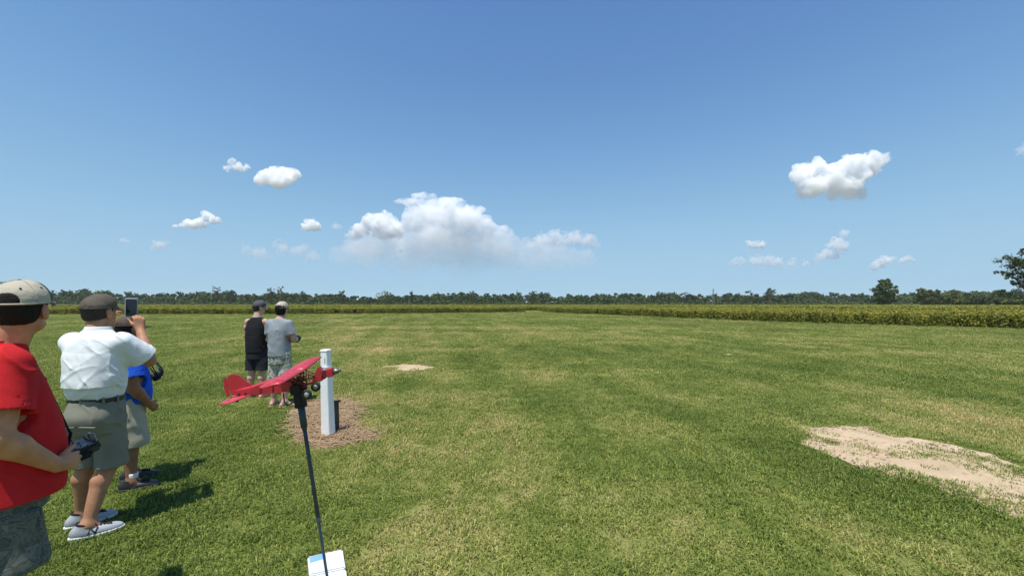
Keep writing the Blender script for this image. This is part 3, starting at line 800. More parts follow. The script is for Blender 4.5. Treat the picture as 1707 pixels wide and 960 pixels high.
tl = [("tall dark tree with a split top rising highest above the left treeline", 361, 398, 473, 19, 'twin', F_DARK),
      ("low dark round crown right beside the tallest split topped tree on the left", 385, 396, 481.5, 17, 'round', F_DARK),
      ("dark upright tree just left of the pale feathery one above the left treeline", 451, 394, 477.5, 15, 'tall', F_DARK),
      ("pale feathery tree standing right above the heads of the two men by the post", 468, 390, 475.5, 20, 'tall', F_OLIVE),
      ("small dark tree topping the treeline just right of the man in the grey shirt", 506, 398, 482, 16, 'round', F_DARK),
      ("dark knob of a tree at the right end of a rise, above the white post", 569, 394, 481.5, 17, 'tall', F_DARK),
      ("wide rounded olive tree beginning the long wood right of the white post", 641, 388, 484, 38, 'round', F_OLIVE),
      ("narrow tree like a chimney sticking up below the big cloud bank", 686, 396, 483, 10, 'tall', F_DARK),
      ("broad dark crown swelling above the wood in the left half of the long treeline", 727, 398, 485.5, 30, 'round', F_MID),
      ("dark crown peeking over the wood just left of the thin utility pole", 786, 398, 483.5, 22, 'round', F_DARK),
      ("dark crown at the middle of the long wood, right of the thin utility pole", 888, 398, 482.5, 20, 'round', F_MID),
      ("flat topped crown just above the wood beyond the gap in the crop", 1102, 398, 485, 26, 'spread', F_DARK),
      ("dark domed crown left of the umbrella shaped tree in the right treeline", 1247, 396, 483.5, 20, 'round', F_DARK),
      ("umbrella shaped tree with sky showing under its crown in the right treeline", 1284, 394, 477, 19, 'spread', F_DARK),
      ("low broad crown midway between the umbrella shaped tree and the round tree", 1352, 396, 482.5, 40, 'round', F_MID),
      ("tree top rising behind the cap of the man in the red shirt", 4, 380, 467, 26, 'round', F_DARK),
      ("dark crown above the treeline just left of the olive brown cap", 143, 396, 480, 22, 'round', F_DARK)]
for i, (lab, px, d, ty, w, kd, m) in enumerate(tl):
    tree(lab, px, d, ty, w, kd, m, seed=100 + i, per=20, clumps=40, leaf=.55, group="single trees along the far treeline")
tree("round bushy green tree standing alone in front of the right treeline", 1475, 205, 463, 39, None, F_MID,
     lobes=[((0, 0, .5), (1, 1, .46)), ((-.3, -.1, .3), (.7, .7, .3)), ((.3, 0, .28), (.7, .7, .3)), ((.02, 0, .78), (.7, .7, .22))], seed=31, per=38, clumps=130, leaf=.52)
tree("large airy oak with drooping ragged boughs cut by the right edge of the picture", 1716, 120, 411, 108, None, F_DARK,
     lobes=[((-.1, 0, .74), (.62, .8, .22)), ((-.62, 0, .60), (.34, .4, .10)), ((-.50, .1, .74), (.34, .4, .09)), ((-.38, 0, .44), (.30, .4, .10)), ((-.66, 0, .47), (.20, .3, .06)), ((.5, 0, .62), (.6, .7, .24)), ((-.05, 0, .92), (.3, .4, .08)), ((0, 0, .5), (.55, .6, .18))],
     seed=32, per=30, clumps=210, leaf=.30)
bl = [("rounded olive bush leading the clump right of the lone round tree", 1540, 232, 477, 36, F_OLIVE), ("dark low bush behind the clump right of the lone round tree", 1562, 240, 481, 40, F_MID),
      ("bright green bush at the middle of the clump right of the round tree", 1588, 228, 481.5, 40, F_OLIVE), ("low bush closing the clump on its right before the gap", 1612, 232, 486, 34, F_MID),
      ("dark small bush in the gap between the clump and the oak", 1634, 224, 493, 18, F_DARK), ("dark wide bush standing left under the oak", 1668, 190, 480, 46, F_DARK),
      ("light green bush under the oak at the picture edge", 1697, 176, 492, 40, F_OLIVE)]
for i, (lab, px, d, ty, w, m) in enumerate(bl):
    tree(lab, px, d, ty, w, 'bush', m, seed=200 + i, per=34, clumps=70, leaf=.62, name="bush", cat="bush", group="bushes at the right end of the field")

# ------------------------------------------------------------------ poles in the wood
GALV = simple("galvanised_steel", (.20, .21, .22), .5, .1, 4.0, metal=.3)
POLEW = simple("weathered_pole_wood", (.17, .155, .135), .9, .2, 3.0)
def pylon():
    d = 409; b = W(1189, HZ, d); H = W(1189, 481, d).z
    r = thing("pylon", "pale lattice pylon standing over the right treeline left of the umbrella tree", "pylon", (b.x, d, 0))
    for sx in (-1, 1):
        for sy in (-1, 1):
            bm = bmesh.new(); tube(bm, [(1.1 * sx, 1.1 * sy, 0), (.5 * sx, .5 * sy, H * .7), (.16 * sx, .16 * sy, H)], .07, 5); bm_obj("leg", bm, GALV, r)
    bm = bmesh.new()
    for i in range(9):
        z0, z1 = H * i / 9, H * (i + 1) / 9; w0, w1 = 1.1 - .95 * i / 9, 1.1 - .95 * (i + 1) / 9
        for s in (-1, 1):
            tube(bm, [(-w0, s * w0, z0), (w1, s * w1, z1)], .05, 4); tube(bm, [(w0, s * w0, z0), (-w1, s * w1, z1)], .05, 4)
            tube(bm, [(s * w0, -w0, z0), (s * w1, w1, z1)], .05, 4)
    bm_obj("bracing", bm, GALV, r)
    for z in (.80, .92):
        bm = bmesh.new(); bx(bm, (0, 0, H * z), (3.4, .18, .18)); bm_obj("crossarm", bm, GALV, r)
pylon()
def pole(px, d, ty, label):
    b = W(px, HZ, d); H = W(px, ty, d).z
    r = thing("utility_pole", label, "utility pole", (b.x, d, 0), group="utility poles before the wood")
    bm = bmesh.new(); tube(bm, [(0, 0, 0), (0, 0, H)], [.17, .12], 8); bm_obj("post", bm, POLEW, r)
    bm = bmesh.new(); bx(bm, (0, -.16, H * .93), (2.0, .12, .14)); bm_obj("crossarm", bm, POLEW, r)
pole(862, 410, 482, "thin utility pole rising above the middle of the long wood")
pole(718, 404, 494, "short pale pole in front of the wood below the big cloud bank")
# ------------------------------------------------------------------ clouds: real volumes of droplets lit by the sun
def cloud_material(name, dens, fade, veil=None, soft=False):
    m = bpy.data.materials.new(name); m.use_nodes = True; n = m.node_tree.nodes; l = m.node_tree.links
    n.remove(n["Principled BSDF"])
    tc = n.new("ShaderNodeTexCoord"); nz = noise(n, l, tc.outputs["Object"], 1.0 / fade, 5, .6, .3)
    mr = maprange(n, l, nz.outputs[0], .30, .70, .45, 1.45) if soft else maprange(n, l, nz.outputs[0], .36, .58, 0.05, 1.5)
    v = n.new("ShaderNodeVolumePrincipled"); v.inputs["Color"].default_value = (.999, .999, .999, 1); v.inputs["Density"].default_value = dens
    v.inputs["Anisotropy"].default_value = 0.0
    if veil:                                             # rain haze thinning out downwards
        sx = n.new("ShaderNodeSeparateXYZ"); l.new(tc.outputs["Object"], sx.inputs[0])
        mr = math_n(n, l, 'MULTIPLY', mr, maprange(n, l, sx.outputs[2], veil[0], veil[1], 0.0, 1.0))
    l.new(math_n(n, l, 'MULTIPLY', mr, dens), v.inputs["Density"])
    l.new(v.outputs[0], n["Material Output"].inputs["Volume"])
    return m
def cloud(label, d, lobes, tau=6.0, base=None, rough=.34, res=1.0, seed=0, squash=.8, veil=.0, soft=False):
    """lobes (x, y, r) measured on the photograph, set at distance d; the depth of a lobe is like its width."""
    s = d / F_PX
    A_ = [q[3] if len(q) > 3 else 1.0 for q in lobes]           # how far a lobe is drawn out sideways
    L = np.array([(q[0], HZ - q[1], q[2]) for q in lobes], float)
    c0 = np.array([L[:, 0].mean(), L[:, 1].mean()])
    lo = np.array([(L[:, 0] - L[:, 2] * A_).min() - c0[0] - 6, -L[:, 2].max() * 1.3 - 5, (L[:, 1] - L[:, 2]).min() - c0[1] - 6])
    hi = np.array([(L[:, 0] + L[:, 2] * A_).max() - c0[0] + 6, L[:, 2].max() * 1.3 + 5, (L[:, 1] + L[:, 2]).max() - c0[1] + 6])
    f = Field(lo, hi, res); f.F[:] = 6.0
    rg = np.random.default_rng(seed)
    for (x, y, r), asp in zip(L, A_):
        oy = rg.normal() * r * .3
        f.ell((x - c0[0], oy, y - c0[1]), (r * asp, r * 1.1, r * squash), k=r * .35)
        if asp > 1: continue
        for _ in range(7):
            dv = rg.normal(size=3); dv /= np.linalg.norm(dv); dv[2] = abs(dv[2]) * .9 + .05
            rr = r * rg.uniform(.25, .5)
            f.ell((x - c0[0] + dv[0] * r * .8, oy + dv[1] * r * .8, y - c0[1] + dv[2] * r * .72), (rr, rr, rr * .9), k=rr * .3)
    m = np.abs(f.F) < 5
    I = np.argwhere(m); P = f.lo + I * f.h
    rm = L[:, 2].mean()
    n1 = 1 - np.abs(2 * fbm(P * (1.5 / rm), seed + 1, 5, .68, 2.2) - 1)      # cauliflower heads
    n2 = fbm(P * (.8 / rm), seed + 5, 4, .6)
    n1 = (n1 - n1.mean()) / n1.std(); n2 = (n2 - n2.mean()) / n2.std()
    f.F[m] += (rm * rough * (.10 - .36 * n1 - .50 * n2)).astype(np.float32)
    if base is not None:
        zb = (HZ - base) - c0[1]
        f.F = np.maximum(f.F, (zb - f.ax[2] )[None, None, :] * .6 + ((fbm(np.stack(np.meshgrid(f.ax[0], f.ax[1], [0.0], indexing='ij'), -1) * (1.2 / rm), seed + 9, 3) - .5) * rm * .5).astype(np.float32))
    V, Q = f.mesh()
    if len(V) == 0: print("EMPTY cloud", label); return
    V = relax(V, Q, 1, .25) * s
    me = mesh_np("cloud", V, Q, [cloud_material("cloud_droplets", tau / (2 * rm * s), rm * s * .9, (V[:, 2].min(), V[:, 2].min() + veil * np.ptp(V[:, 2])) if veil else None, soft)])
    o = link("cloud", me); o.location = W(CX + (c0[0] - CX), HZ - c0[1], d)
    return tag(o, label, "cloud", "fair weather clouds")
cloud("largest bright white puffy cloud, high on the right above the round tree", 3000,
      [(1345, 281, 16), (1365, 276, 13), (1335, 292, 13), (1390, 285, 16), (1412, 274, 18), (1440, 272, 15), (1465, 271, 14), (1380, 300, 18), (1405, 314, 18), (1432, 322, 16), (1360, 312, 20), (1345, 318, 14), (1395, 326, 14), (1392, 300, 20), (1440, 290, 10), (1420, 297, 16), (1455, 284, 10), (1345, 305, 14)], 4.6, 343, rough=.24, res=1.0, seed=3, veil=.42)
cloud("white cloud with a peaked top, right one of the pair high on the left", 2660, [(460, 284, 9), (448, 297, 14), (475, 292, 14), (493, 291, 9), (462, 304, 15), (436, 302, 9), (482, 300, 10), (462, 290, 12), (470, 285, 9)], 4.6, 319, rough=.20, res=.6, seed=5, veil=.35)
cloud("small torn wisp of cloud, left one of the pair high on the left", 2330, [(386, 270, 5), (394, 277, 6), (404, 281, 7), (379, 281, 4), (410, 279, 4)], 2.2, None, rough=.6, res=.4, seed=6)
cloud("slanting elongated cloud low on the left above the olive brown cap", 4050, [(346, 361, 9), (356, 366, 8), (332, 370, 9), (318, 374, 8), (306, 377, 6), (295, 378, 4)], 4.2, 383, res=.5, seed=7)
cloud("small neat white puff just left of the big cloud bank", 4120, [(518, 372, 7), (508, 377, 7), (528, 378, 7), (518, 379, 9)], 4.5, 385, res=.42, seed=8)
cloud("tiny faint puff between the neat white puff and the big cloud bank", 5200, [(560, 377, 6), (565, 379, 4)], .7, None, rough=.5, res=.4, seed=9)
cloud("tall hazy cumulonimbus with a streaked flat top in the middle of the picture", 9000,
      [(672, 336, 7, 3.0), (706, 325, 8, 2.6), (700, 338, 12, 2.4), (748, 338, 13, 2.4), (782, 350, 12, 2.3), (690, 352, 14), (712, 356, 22), (745, 362, 26), (775, 370, 26), (805, 378, 20), (832, 388, 17), (852, 390, 9), (690, 374, 22), (720, 390, 26), (765, 396, 26), (812, 398, 18)], 2.8, 446, rough=.13, res=1.1, seed=11, squash=.72, veil=.62)
cloud("bright cauliflower cloud head at the left foot of the tall cumulonimbus", 8000, [(636, 366, 14), (622, 376, 16), (646, 378, 17), (604, 386, 13), (588, 392, 10), (660, 388, 15), (635, 392, 14)], 4.0, 408, rough=.30, res=.6, seed=12, veil=.45)
cloud("broad faint hazy cloud veil beneath the tall cumulonimbus", 8800, [(600, 420, 26, 1.3), (640, 414, 30, 1.3), (690, 412, 34, 1.3), (740, 414, 36, 1.3), (790, 418, 36, 1.3), (840, 424, 32, 1.3), (890, 428, 30, 1.3), (935, 432, 26, 1.3), (970, 436, 20, 1.3), (570, 428, 18, 1.3), (760, 440, 26, 1.4), (680, 440, 26, 1.4), (860, 446, 22, 1.4)], 1.25, 474, rough=.22, res=1.5, seed=13, squash=.95, veil=1.0, soft=True)
cloud("thin pale cloud bank reaching right from the tall cumulonimbus", 9500, [(905, 402, 14), (930, 400, 16), (955, 400, 15), (978, 406, 13), (990, 413, 8), (885, 408, 12), (940, 410, 14)], 1.1, 422, rough=.5, res=.8, seed=14, veil=.6)
cloud("faint patchy cloud low on the left of the big cloud bank", 9500, [(415, 416, 10), (435, 424, 12), (470, 414, 11), (500, 420, 12), (450, 432, 9), (525, 430, 12)], .6, 446, rough=.7, res=.8, seed=15, veil=.6)
cloud("two lobed puff on top of the low hazy clouds on the right", 6000, [(1252, 408, 7), (1261, 410, 7), (1271, 408, 6)], 1.9, 416, rough=.4, res=.42, seed=16)
cloud("low hazy cloud trailing right below the two lobed puff", 7500, [(1262, 434, 10), (1278, 438, 11), (1296, 441, 9), (1318, 441, 8), (1340, 441, 7), (1228, 438, 8)], 1.1, 452, rough=.55, res=.6, seed=17, veil=.5)
cloud("thin leaning tower of cloud low on the right above the treeline", 7000, [(1407, 389, 5), (1396, 402, 8), (1386, 408, 8), (1400, 412, 9), (1378, 424, 9), (1366, 430, 8), (1392, 424, 10), (1362, 440, 7)], 1.4, 448, rough=.45, res=.55, seed=18, veil=.5)
cloud("small slanted cloud just above the lone round tree", 6500, [(1484, 432, 6), (1470, 438, 9), (1456, 445, 6)], 1.7, 451, rough=.45, res=.42, seed=19)
cloud("tiny thin cloud to the right of the slanted one above the round tree", 6500, [(1512, 432, 6), (1501, 435, 4), (1521, 434, 3)], 1.2, 439, rough=.4, res=.38, seed=20)
cloud("faint small puff at the far left above the man with the phone", 6000, [(264, 408, 8), (274, 407, 6), (256, 412, 5)], .8, None, rough=.5, res=.42, seed=21)
cloud("tiniest speck of cloud at the far left above the white shirt", 6000, [(207, 401, 4), (213, 403, 3)], .8, None, rough=.5, res=.3, seed=22)
cloud("pale shred of cloud cut by the right edge of the picture", 3000, [(1712, 246, 8), (1718, 252, 9)], .5, None, rough=.6, res=.5, seed=23)
# ================================================================== PEOPLE
SK_TAN = skin("tanned_skin", (.44, .225, .125)); SK_RED = skin("ruddy_skin", (.50, .245, .13)); SK_BROWN = skin("brown_skin", (.29, .145, .08)); SK_PALE = skin("fair_skin", (.55, .34, .25))
HAIR = simple("dark_hair", (.014, .011, .009), .75, .4, 160, bstr=.8, bdist=.004, spec=.2); HAIR_G = simple("greying_hair", (.045, .037, .032), .75, .5, 160, bstr=.8, bdist=.004, spec=.2)
EYE_W = simple("eye_white", (.7, .68, .65), .2, .03)

def _v(*a): return np.array(a, float)
def rz(p, a): return np.array([p[0] * math.cos(a) - p[1] * math.sin(a), p[0] * math.sin(a) + p[1] * math.cos(a), p[2]])
def unit(v): return v / np.linalg.norm(v)

def head_sdf(f, c, yaw, pitch=0.0, s=1.0):
    """c: centre of the head; yaw about z (0 = facing +y)."""
    Rm = np.array(Euler((pitch, 0, yaw)).to_matrix())
    T = lambda p: c + Rm @ (np.array(p) * s)
    cols = [Rm[:, i] for i in range(3)]
    R3 = [[Rm[0][i] for i in range(3)], [Rm[1][i] for i in range(3)], [Rm[2][i] for i in range(3)]]
    E = lambda p, r, k=.02, op='add': f.ell(T(p), np.array(r) * s, k, op, R3)
    E((0, -.012, .035), (.077, .098, .094)); E((0, .020, -.04), (.057, .066, .080), .022); E((0, .058, -.098), (.025, .022, .020), .02)
    for sx in (-1, 1):
        E((sx * .044, .022, -.072), (.018, .042, .024), .02)           # jaw
        E((sx * .042, .062, -.018), (.019, .016, .016), .012)         # cheek
    E((0, .082, .022), (.055, .016, .012), .015)                      # brow
    for sx in (-1, 1):
        E((sx * .031, .103, .002), (.017, .016, .011), .012, 'sub')
        E((sx * .031, .083, .001), (.0125, .0125, .0125), .002)
        E((sx * .031, .0925, .009), (.015, .006, .0035), .004)        # upper lid
    f.cone(T((0, .090, .012)), T((0, .112, -.030)), .008 * s, .012 * s, .010)
    for sx in (-1, 1): E((sx * .012, .102, -.034), (.009, .010, .008), .006)
    E((0, .082, -.062), (.023, .011, .006), .005); E((0, .080, -.071), (.020, .011, .007), .005)
    for sx in (-1, 1):
        E((sx * .080, -.004, -.012), (.010, .022, .034), .008); E((sx * .089, .000, -.010), (.006, .013, .022), .004, 'sub'); E((sx * .078, .004, -.04), (.007, .010, .010), .006)
    return T, R3

def hand_sdf(f, wrist, d, n, right, s=1.0, curl=(.5, .6, .4), spread=.10, thumb=(.75, .35, .35), per=None):
    """d: from the wrist to the knuckles; n: the way the palm faces; five separate fingers."""
    wrist = np.array(wrist, float); d = unit(np.array(d, float)); n = np.array(n, float); n = unit(n - d * (n @ d))
    t = np.cross(d, n) if right else -np.cross(d, n)                  # towards the thumb
    P = lambda a, b, c=0.0: wrist + (d * a + t * b + n * c) * s
    for b, L in ((.026, .082), (.009, .086), (-.009, .082), (-.025, .074)):
        f.cone(P(.008, b * .55), P(L, b), .0165 * s, .0135 * s, .014)
    f.cone(P(.01, .012, .004), P(.045, .036, .010), .015 * s, .014 * s, .012)
    tips = []
    for i, (b, L, fl, r) in enumerate(((.029, .084, .070, .0088), (.0095, .089, .078, .0092), (-.0095, .085, .072, .0088), (-.0275, .076, .057, .0078))):
        c3 = per[i] if per else curl
        p = P(L, b); a = 0.0; dirn = unit(d + t * (b * 3.2 * spread / .1))
        for seg, (fr, cu) in enumerate(zip((.45, .31, .24), c3)):
            a += cu
            v = dirn * math.cos(a) + n * math.sin(a)
            q = p + v * fl * fr * s
            f.cone(p, q, r * s * (1 - .07 * seg), r * s * (.95 - .08 * seg), .0035)
            p = q
        tips.append(p)
    a, b, c = thumb
    p = P(.042, .036, .010); v = unit(d * .75 + t * a + n * b); q = p + v * .036 * s
    f.cone(p, q, .0125 * s, .0108 * s, .006)
    v2 = unit(v + d * c + n * .25); f.cone(q, q + v2 * .030 * s, .0106 * s, .0088 * s, .003)
    return tips

def limb(f, a, b, r0, r1, r2, bulge=.35, k=.025, side=None):
    """tapered limb with a muscle belly."""
    a, b = np.array(a, float), np.array(b, float); m = a + (b - a) * bulge
    if side is not None: m = m + side
    f.cone(a, m, r0, r1, k); f.cone(m, b, r1, r2, k)

class Person:
    def __init__(s, label, loc, az, spec, group=None):
        s.root = thing("person", label, "person", (loc[0], loc[1], 0), (0, 0, math.radians(az - 90)), group)
        s.p = spec
    def part(s, name, V, Q, m, parent=None, fmat=None):
        o = link(name, mesh_np(name, V, Q, m if isinstance(m, (list, tuple)) else [m], fmat=fmat), parent or s.root)
        return o
    def body(s, h, skin_m, feet=True):
        p = s.p; g = p.get('girth', 1.0)
        pts = np.array([p['head'], *p['elbow'], *p['wrist'], *p['ankle'], *p['shoulder']])
        f = Field(np.minimum(pts.min(0) - .26, -.2), np.maximum(pts.max(0) + .26, .2), h)
        f.loft(p['torso'], .02)
        nb = np.array(p['neck']); hd = np.array(p['head'])
        f.cone(nb, hd + rz(_v(0, -.018, -.05), p['hyaw']), .064 * p.get('neckr', 1), .056 * p.get('neckr', 1), .03)
        s.T, s.HR = head_sdf(f, hd, p['hyaw'], p.get('hpitch', 0), p.get('hs', 1.0))
        for i in (0, 1):
            sh, el, wr = p['shoulder'][i], p['elbow'][i], p['wrist'][i]
            so = p.get('shr', .85); f.ell(sh, (.062 * g * so, .062 * g * so, .06 * g * so), .04)
            limb(f, sh, el, .056 * g * so, .054 * g, .041 * g, .4)
            limb(f, el, wr, .043 * g, .044 * g, .028 * (.5 + .5 * g), .28, .02)
            hp = p['hand'][i]
            hand_sdf(f, wr, hp['d'], hp['n'], i == 1, **hp.get('k', {}))
            hip, kn, an = p['hip'][i], p['knee'][i], p['ankle'][i]
            limb(f, hip, kn, .088 * g, .080 * g, .056 * g, .35, .04)
            back = rz(_v(0, -.022, 0), p['fyaw'][i])
            limb(f, kn, an, .054 * g, .057 * g, .036, .30, .02, back * 1.0)
            yaw = p['fyaw'][i]; A = np.array(an)
            heel = A + rz(_v(0, -.045, -A[2] + .032), yaw); ball = A + rz(_v(0, .10, -A[2] + .026), yaw)
            f.cone(A, heel, .036, .030, .03); f.cone(heel, ball, .030, .028, .02); f.cone(A, ball, .034, .024, .04)
            for j in range(5):
                o = (j - 2) * .0165 * (1 if i else -1)
                f.cone(ball + rz(_v(o * .9, .01, -.004), yaw), ball + rz(_v(o, .062 - .006 * abs(j - (1 if 1 else 2)), -.010), yaw), .0125, .0105 if j else .013, .006)
        V, Q = f.mesh(); V = relax(V, Q, 1, .35)
        o = s.part("body", V, Q, skin_m)
        for sx in (-1, 1):                                            # irises
            bm = bmesh.new(); bmesh.ops.create_uvsphere(bm, u_segments=10, v_segments=8, radius=.0058, matrix=Matrix.Translation(Vector(s.T((sx * .031, .0925, .001)))))
            bm_obj("eye", bm, HAIR, s.root, smooth=True)
        return o
    def hair(s, m, low=-.075, h=.006, thick=0.0, front=.02, shag=0.0, top=.062):
        p = s.p; f = Field(np.array(p['head']) - .17, np.array(p['head']) + .17, h)
        T, R3 = s.T, s.HR; sc = p.get('hs', 1.0)
        f.ell(T((0, -.014, .032)), np.array((.079 + thick, .0995 + thick, .097)) * sc, .01, 'add', R3)
        f.ell(T((0, -.040, -.022)), np.array((.068 + thick, .062 + thick, .070 + shag)) * sc, .02, 'add', R3)
        Rm = np.array(R3)
        f.ell(T((0, .10, -.02)), np.array((.085, .085, .10)) * sc, .01, 'sub', R3)
        f.halfspace(T((0, 0, top)), Rm @ _v(0, .1, 1)); f.halfspace(T((0, -.02, low)), Rm @ _v(0, .25, -1)); f.halfspace(T((0, front + .02, 0)), Rm @ _v(0, 1, -.35))
        for sx in (-1, 1): f.ell(T((sx * .082, .008, -.014)), np.array((.03, .028, .04)) * sc, .005, 'sub', R3)
        V, Q = f.mesh(); N = vnormals(V, Q); V = V + N * ((fbm(V * (130, 130, 60), 3, 3) - .5) * (.006 + shag * .35))[:, None]
        return s.part("hair", V, Q, m)
    def cap(s, mats, tilt=0.0, opening=False, split=None, brim_m=None, seams=True, curve=.55, brim_len=.072, h=.004):
        """baseball cap: crown (with hollow and, if wished, a back opening), sweatband edge, seams, eyelets, button, brim."""
        p = s.p; sc = p.get('hs', 1.0)
        Rm = np.array(s.HR) @ np.array(Euler((tilt, 0, 0)).to_matrix()); c = s.T((0, 0, .028))
        T = lambda q: c + Rm @ (np.array(q, float) * sc); R3 = [[Rm[i][j] for j in range(3)] for i in range(3)]
        f = Field(c - .16, c + .16, h)
        f.ell(T((0, -.004, .008)), np.array((.089, .110, .098)) * sc, .01, 'add', R3)
        f.ell(T((0, .030, .030)), np.array((.072, .072, .072)) * sc, .03, 'add', R3)
        f.ell(T((0, -.006, .0)), np.array((.0835, .1045, .093)) * sc, .004, 'sub', R3)
        f.halfspace(T((0, 0, 0)), Rm @ _v(0, 0, -1))
        if opening:
            f.ell(T((0, -.11, .020)), np.array((.040, .06, .034)) * sc, .004, 'sub', R3)
        V, Q = f.mesh(); V = relax(V, Q, 1, .4); N = vnormals(V, Q); V = V + N * ((fbm(V * 28, 5, 3) - .5) * .005)[:, None]
        L = (V - c) @ Rm / sc
        fm = None
        if split is not None:
            fm = (L[Q].mean(1)[:, 1] > split).astype(int)
        o = s.part("cap", V, Q, mats, fmat=fm)
        def surf(th, ph):        # th: turn about z from the front, ph: height angle
            q = _v(.0915 * math.sin(th) * math.cos(ph), -.004 + .1125 * math.cos(th) * math.cos(ph), .008 + .1005 * math.sin(ph))
            return q
        if seams:
            bm = bmesh.new()
            for k in range(6):
                th = math.pi * (k / 3.0) + (math.pi / 6 if False else 0)
                if opening and k == 3: continue
                tube(bm, [T(surf(th, a)) for a in np.linspace(.06 if k else .2, 1.5, 12)], .0016, 6)
            bm_obj("seam", bm, mats[0], o, smooth=True)
            for k in range(6):
                th = math.pi * (k / 3.0) + math.pi / 6
                bm = bmesh.new(); q = surf(th, .72); nn = Vector(Rm @ unit(q / np.array((.089, .11, .098)) ** 2))
                bmesh.ops.create_cone(bm, cap_ends=True, segments=10, radius1=.0042, radius2=.0042, depth=.003, matrix=Matrix.Translation(Vector(T(q))) @ nn.to_track_quat('Z', 'Y').to_matrix().to_4x4())
                bm_obj("eyelet", bm, HAIR, o)
            bm = bmesh.new(); bmesh.ops.create_uvsphere(bm, u_segments=10, v_segments=6, radius=.008, matrix=Matrix.Translation(Vector(T((0, -.004, .1075)))) @ Matrix.Diagonal((1, 1, .6, 1)))
            bm_obj("button", bm, mats[-1], o, smooth=True)
        # lower edge band; with an opening its back part is the strap
        bm = bmesh.new()
        tube(bm, [T((.0875 * math.sin(t), -.005 + .1085 * math.cos(t), .006)) for t in np.linspace(0, 2 * math.pi, 40)], .0045, 6)
        bm_obj("sweatband", bm, mats[0], o, smooth=True)
        bm = bmesh.new(); nu, nv = 22, 7; grid = []
        for a in range(nu):
            u = -1 + 2 * a / (nu - 1); th = u * 1.22; row = []
            for b in range(nv):
                w = b / (nv - 1)
                base = _v(.088 * math.sin(th), -.004 + .109 * math.cos(th), .008)
                out = base + _v(0, brim_len * (1 - abs(u) ** 2.4) * w, 0); out[0] *= 1 + .06 * w * (1 - abs(u))
                out[2] -= curve * (out[0] ** 2) * 6.5 * (w * .8 + .2) * .5 + .012 * w
                row.append(out)
            grid.append(row)
        top = [[bm.verts.new(T(q)) for q in r] for r in grid]; bot = [[bm.verts.new(T(q - _v(0, 0, .004))) for q in r] for r in grid]
        for a in range(nu - 1):
            for b in range(nv - 1):
                bm.faces.new((top[a][b], top[a + 1][b], top[a + 1][b + 1], top[a][b + 1])); bm.faces.new((bot[a][b], bot[a][b + 1], bot[a + 1][b + 1], bot[a + 1][b]))
            bm.faces.new((top[a][-1], top[a + 1][-1], bot[a + 1][-1], bot[a][-1])); bm.faces.new((top[a][0], bot[a][0], bot[a + 1][0], top[a + 1][0]))
        bm_obj("brim", bm, brim_m or mats[-1], o, smooth=True)
        return o
    def top(s, m, prof, sleeve=.62, sr=(.075, .082), h=.006, amp=.010, f=(9, 9, 6), seed=0, hem=None, collar=None, name="shirt", drop=0.0, where=None):
        p = s.p; pr = np.array(prof); m_ = max(pr[:, 3].max(), pr[:, 4].max())
        pts = [np.array(x) for x in (*p['shoulder'], *p['elbow'])]
        lo = np.minimum.reduce(pts + [np.array([-m_, -m_, pr[:, 0].min()])]) - .14; hi = np.maximum.reduce(pts + [np.array([m_, m_, pr[:, 0].max()])]) + .14
        F_ = Field(lo, hi, h); F_.loft(prof, .02, n=2.4)
        for i in (0, 1):
            sh, el = np.array(p['shoulder'][i]), np.array(p['elbow'][i])
            if sleeve:
                end = sh + (el - sh) * sleeve + _v(0, 0, -drop)
                F_.cone(sh + _v(0, 0, -.004), end, sr[0], sr[1], .045)
                F_.halfspace_local = None
                d = unit(end - sh)
                # square off and hollow the sleeve end
                cut = end + d * .001
                sl, X, Y, Z = F_.win(end - sr[1] * 1.6, end + sr[1] * 1.6, 0)
                dd = (X - cut[0]) * d[0] + (Y - cut[1]) * d[1] + (Z - cut[2]) * d[2]
                rad = np.sqrt((X - end[0]) ** 2 + (Y - end[1]) ** 2 + (Z - end[2]) ** 2)
                F_.F[sl] = np.where(rad < sr[1] * 1.5, np.maximum(F_.F[sl], np.broadcast_to(dd, F_.F[sl].shape)), F_.F[sl])
                F_.tubecut(end - d * .05, end + d * .03, sr[1] - .012, sr[1] - .007)
        z0 = pr[:, 0].min()
        low = pr[np.argsort(pr[:, 0])][:2]
        a = [(z0 - .02, low[0][1], low[0][2], low[0][3] - .013, low[0][4] - .013), (z0 + .03, low[0][1], low[0][2], low[0][3] - .016, low[0][4] - .016)]
        if hem: F_.loft(a, .003, 'sub', n=2.4)
        V, Q = F_.mesh(); V = relax(V, Q, 1, .4)
        calm = (lambda q: np.clip((q[:, 2] - z0) / .09, .12, 1)) if hem else where
        ends = [np.array(p['shoulder'][i]) + (np.array(p['elbow'][i]) - np.array(p['shoulder'][i])) * sleeve + _v(0, 0, -drop) for i in (0, 1)] if sleeve else []
        def still(q):                                                # hems and cuffs lie flat
            w = calm(q) if calm else np.ones(len(q))
            for e_, i in zip(ends, (0, 1)):
                d_ = unit(np.array(p['elbow'][i]) - np.array(p['shoulder'][i])); al = (q - e_) @ d_; rd = np.linalg.norm(q - e_, axis=1)
                w = np.where(rd < sr[1] * 1.45, np.minimum(w, np.clip((-al - .012) / .05, .06, 1)), w)
            return w
        V = folds(V, Q, amp, f, seed, where=still)
        return s.part(name, V, Q, m)
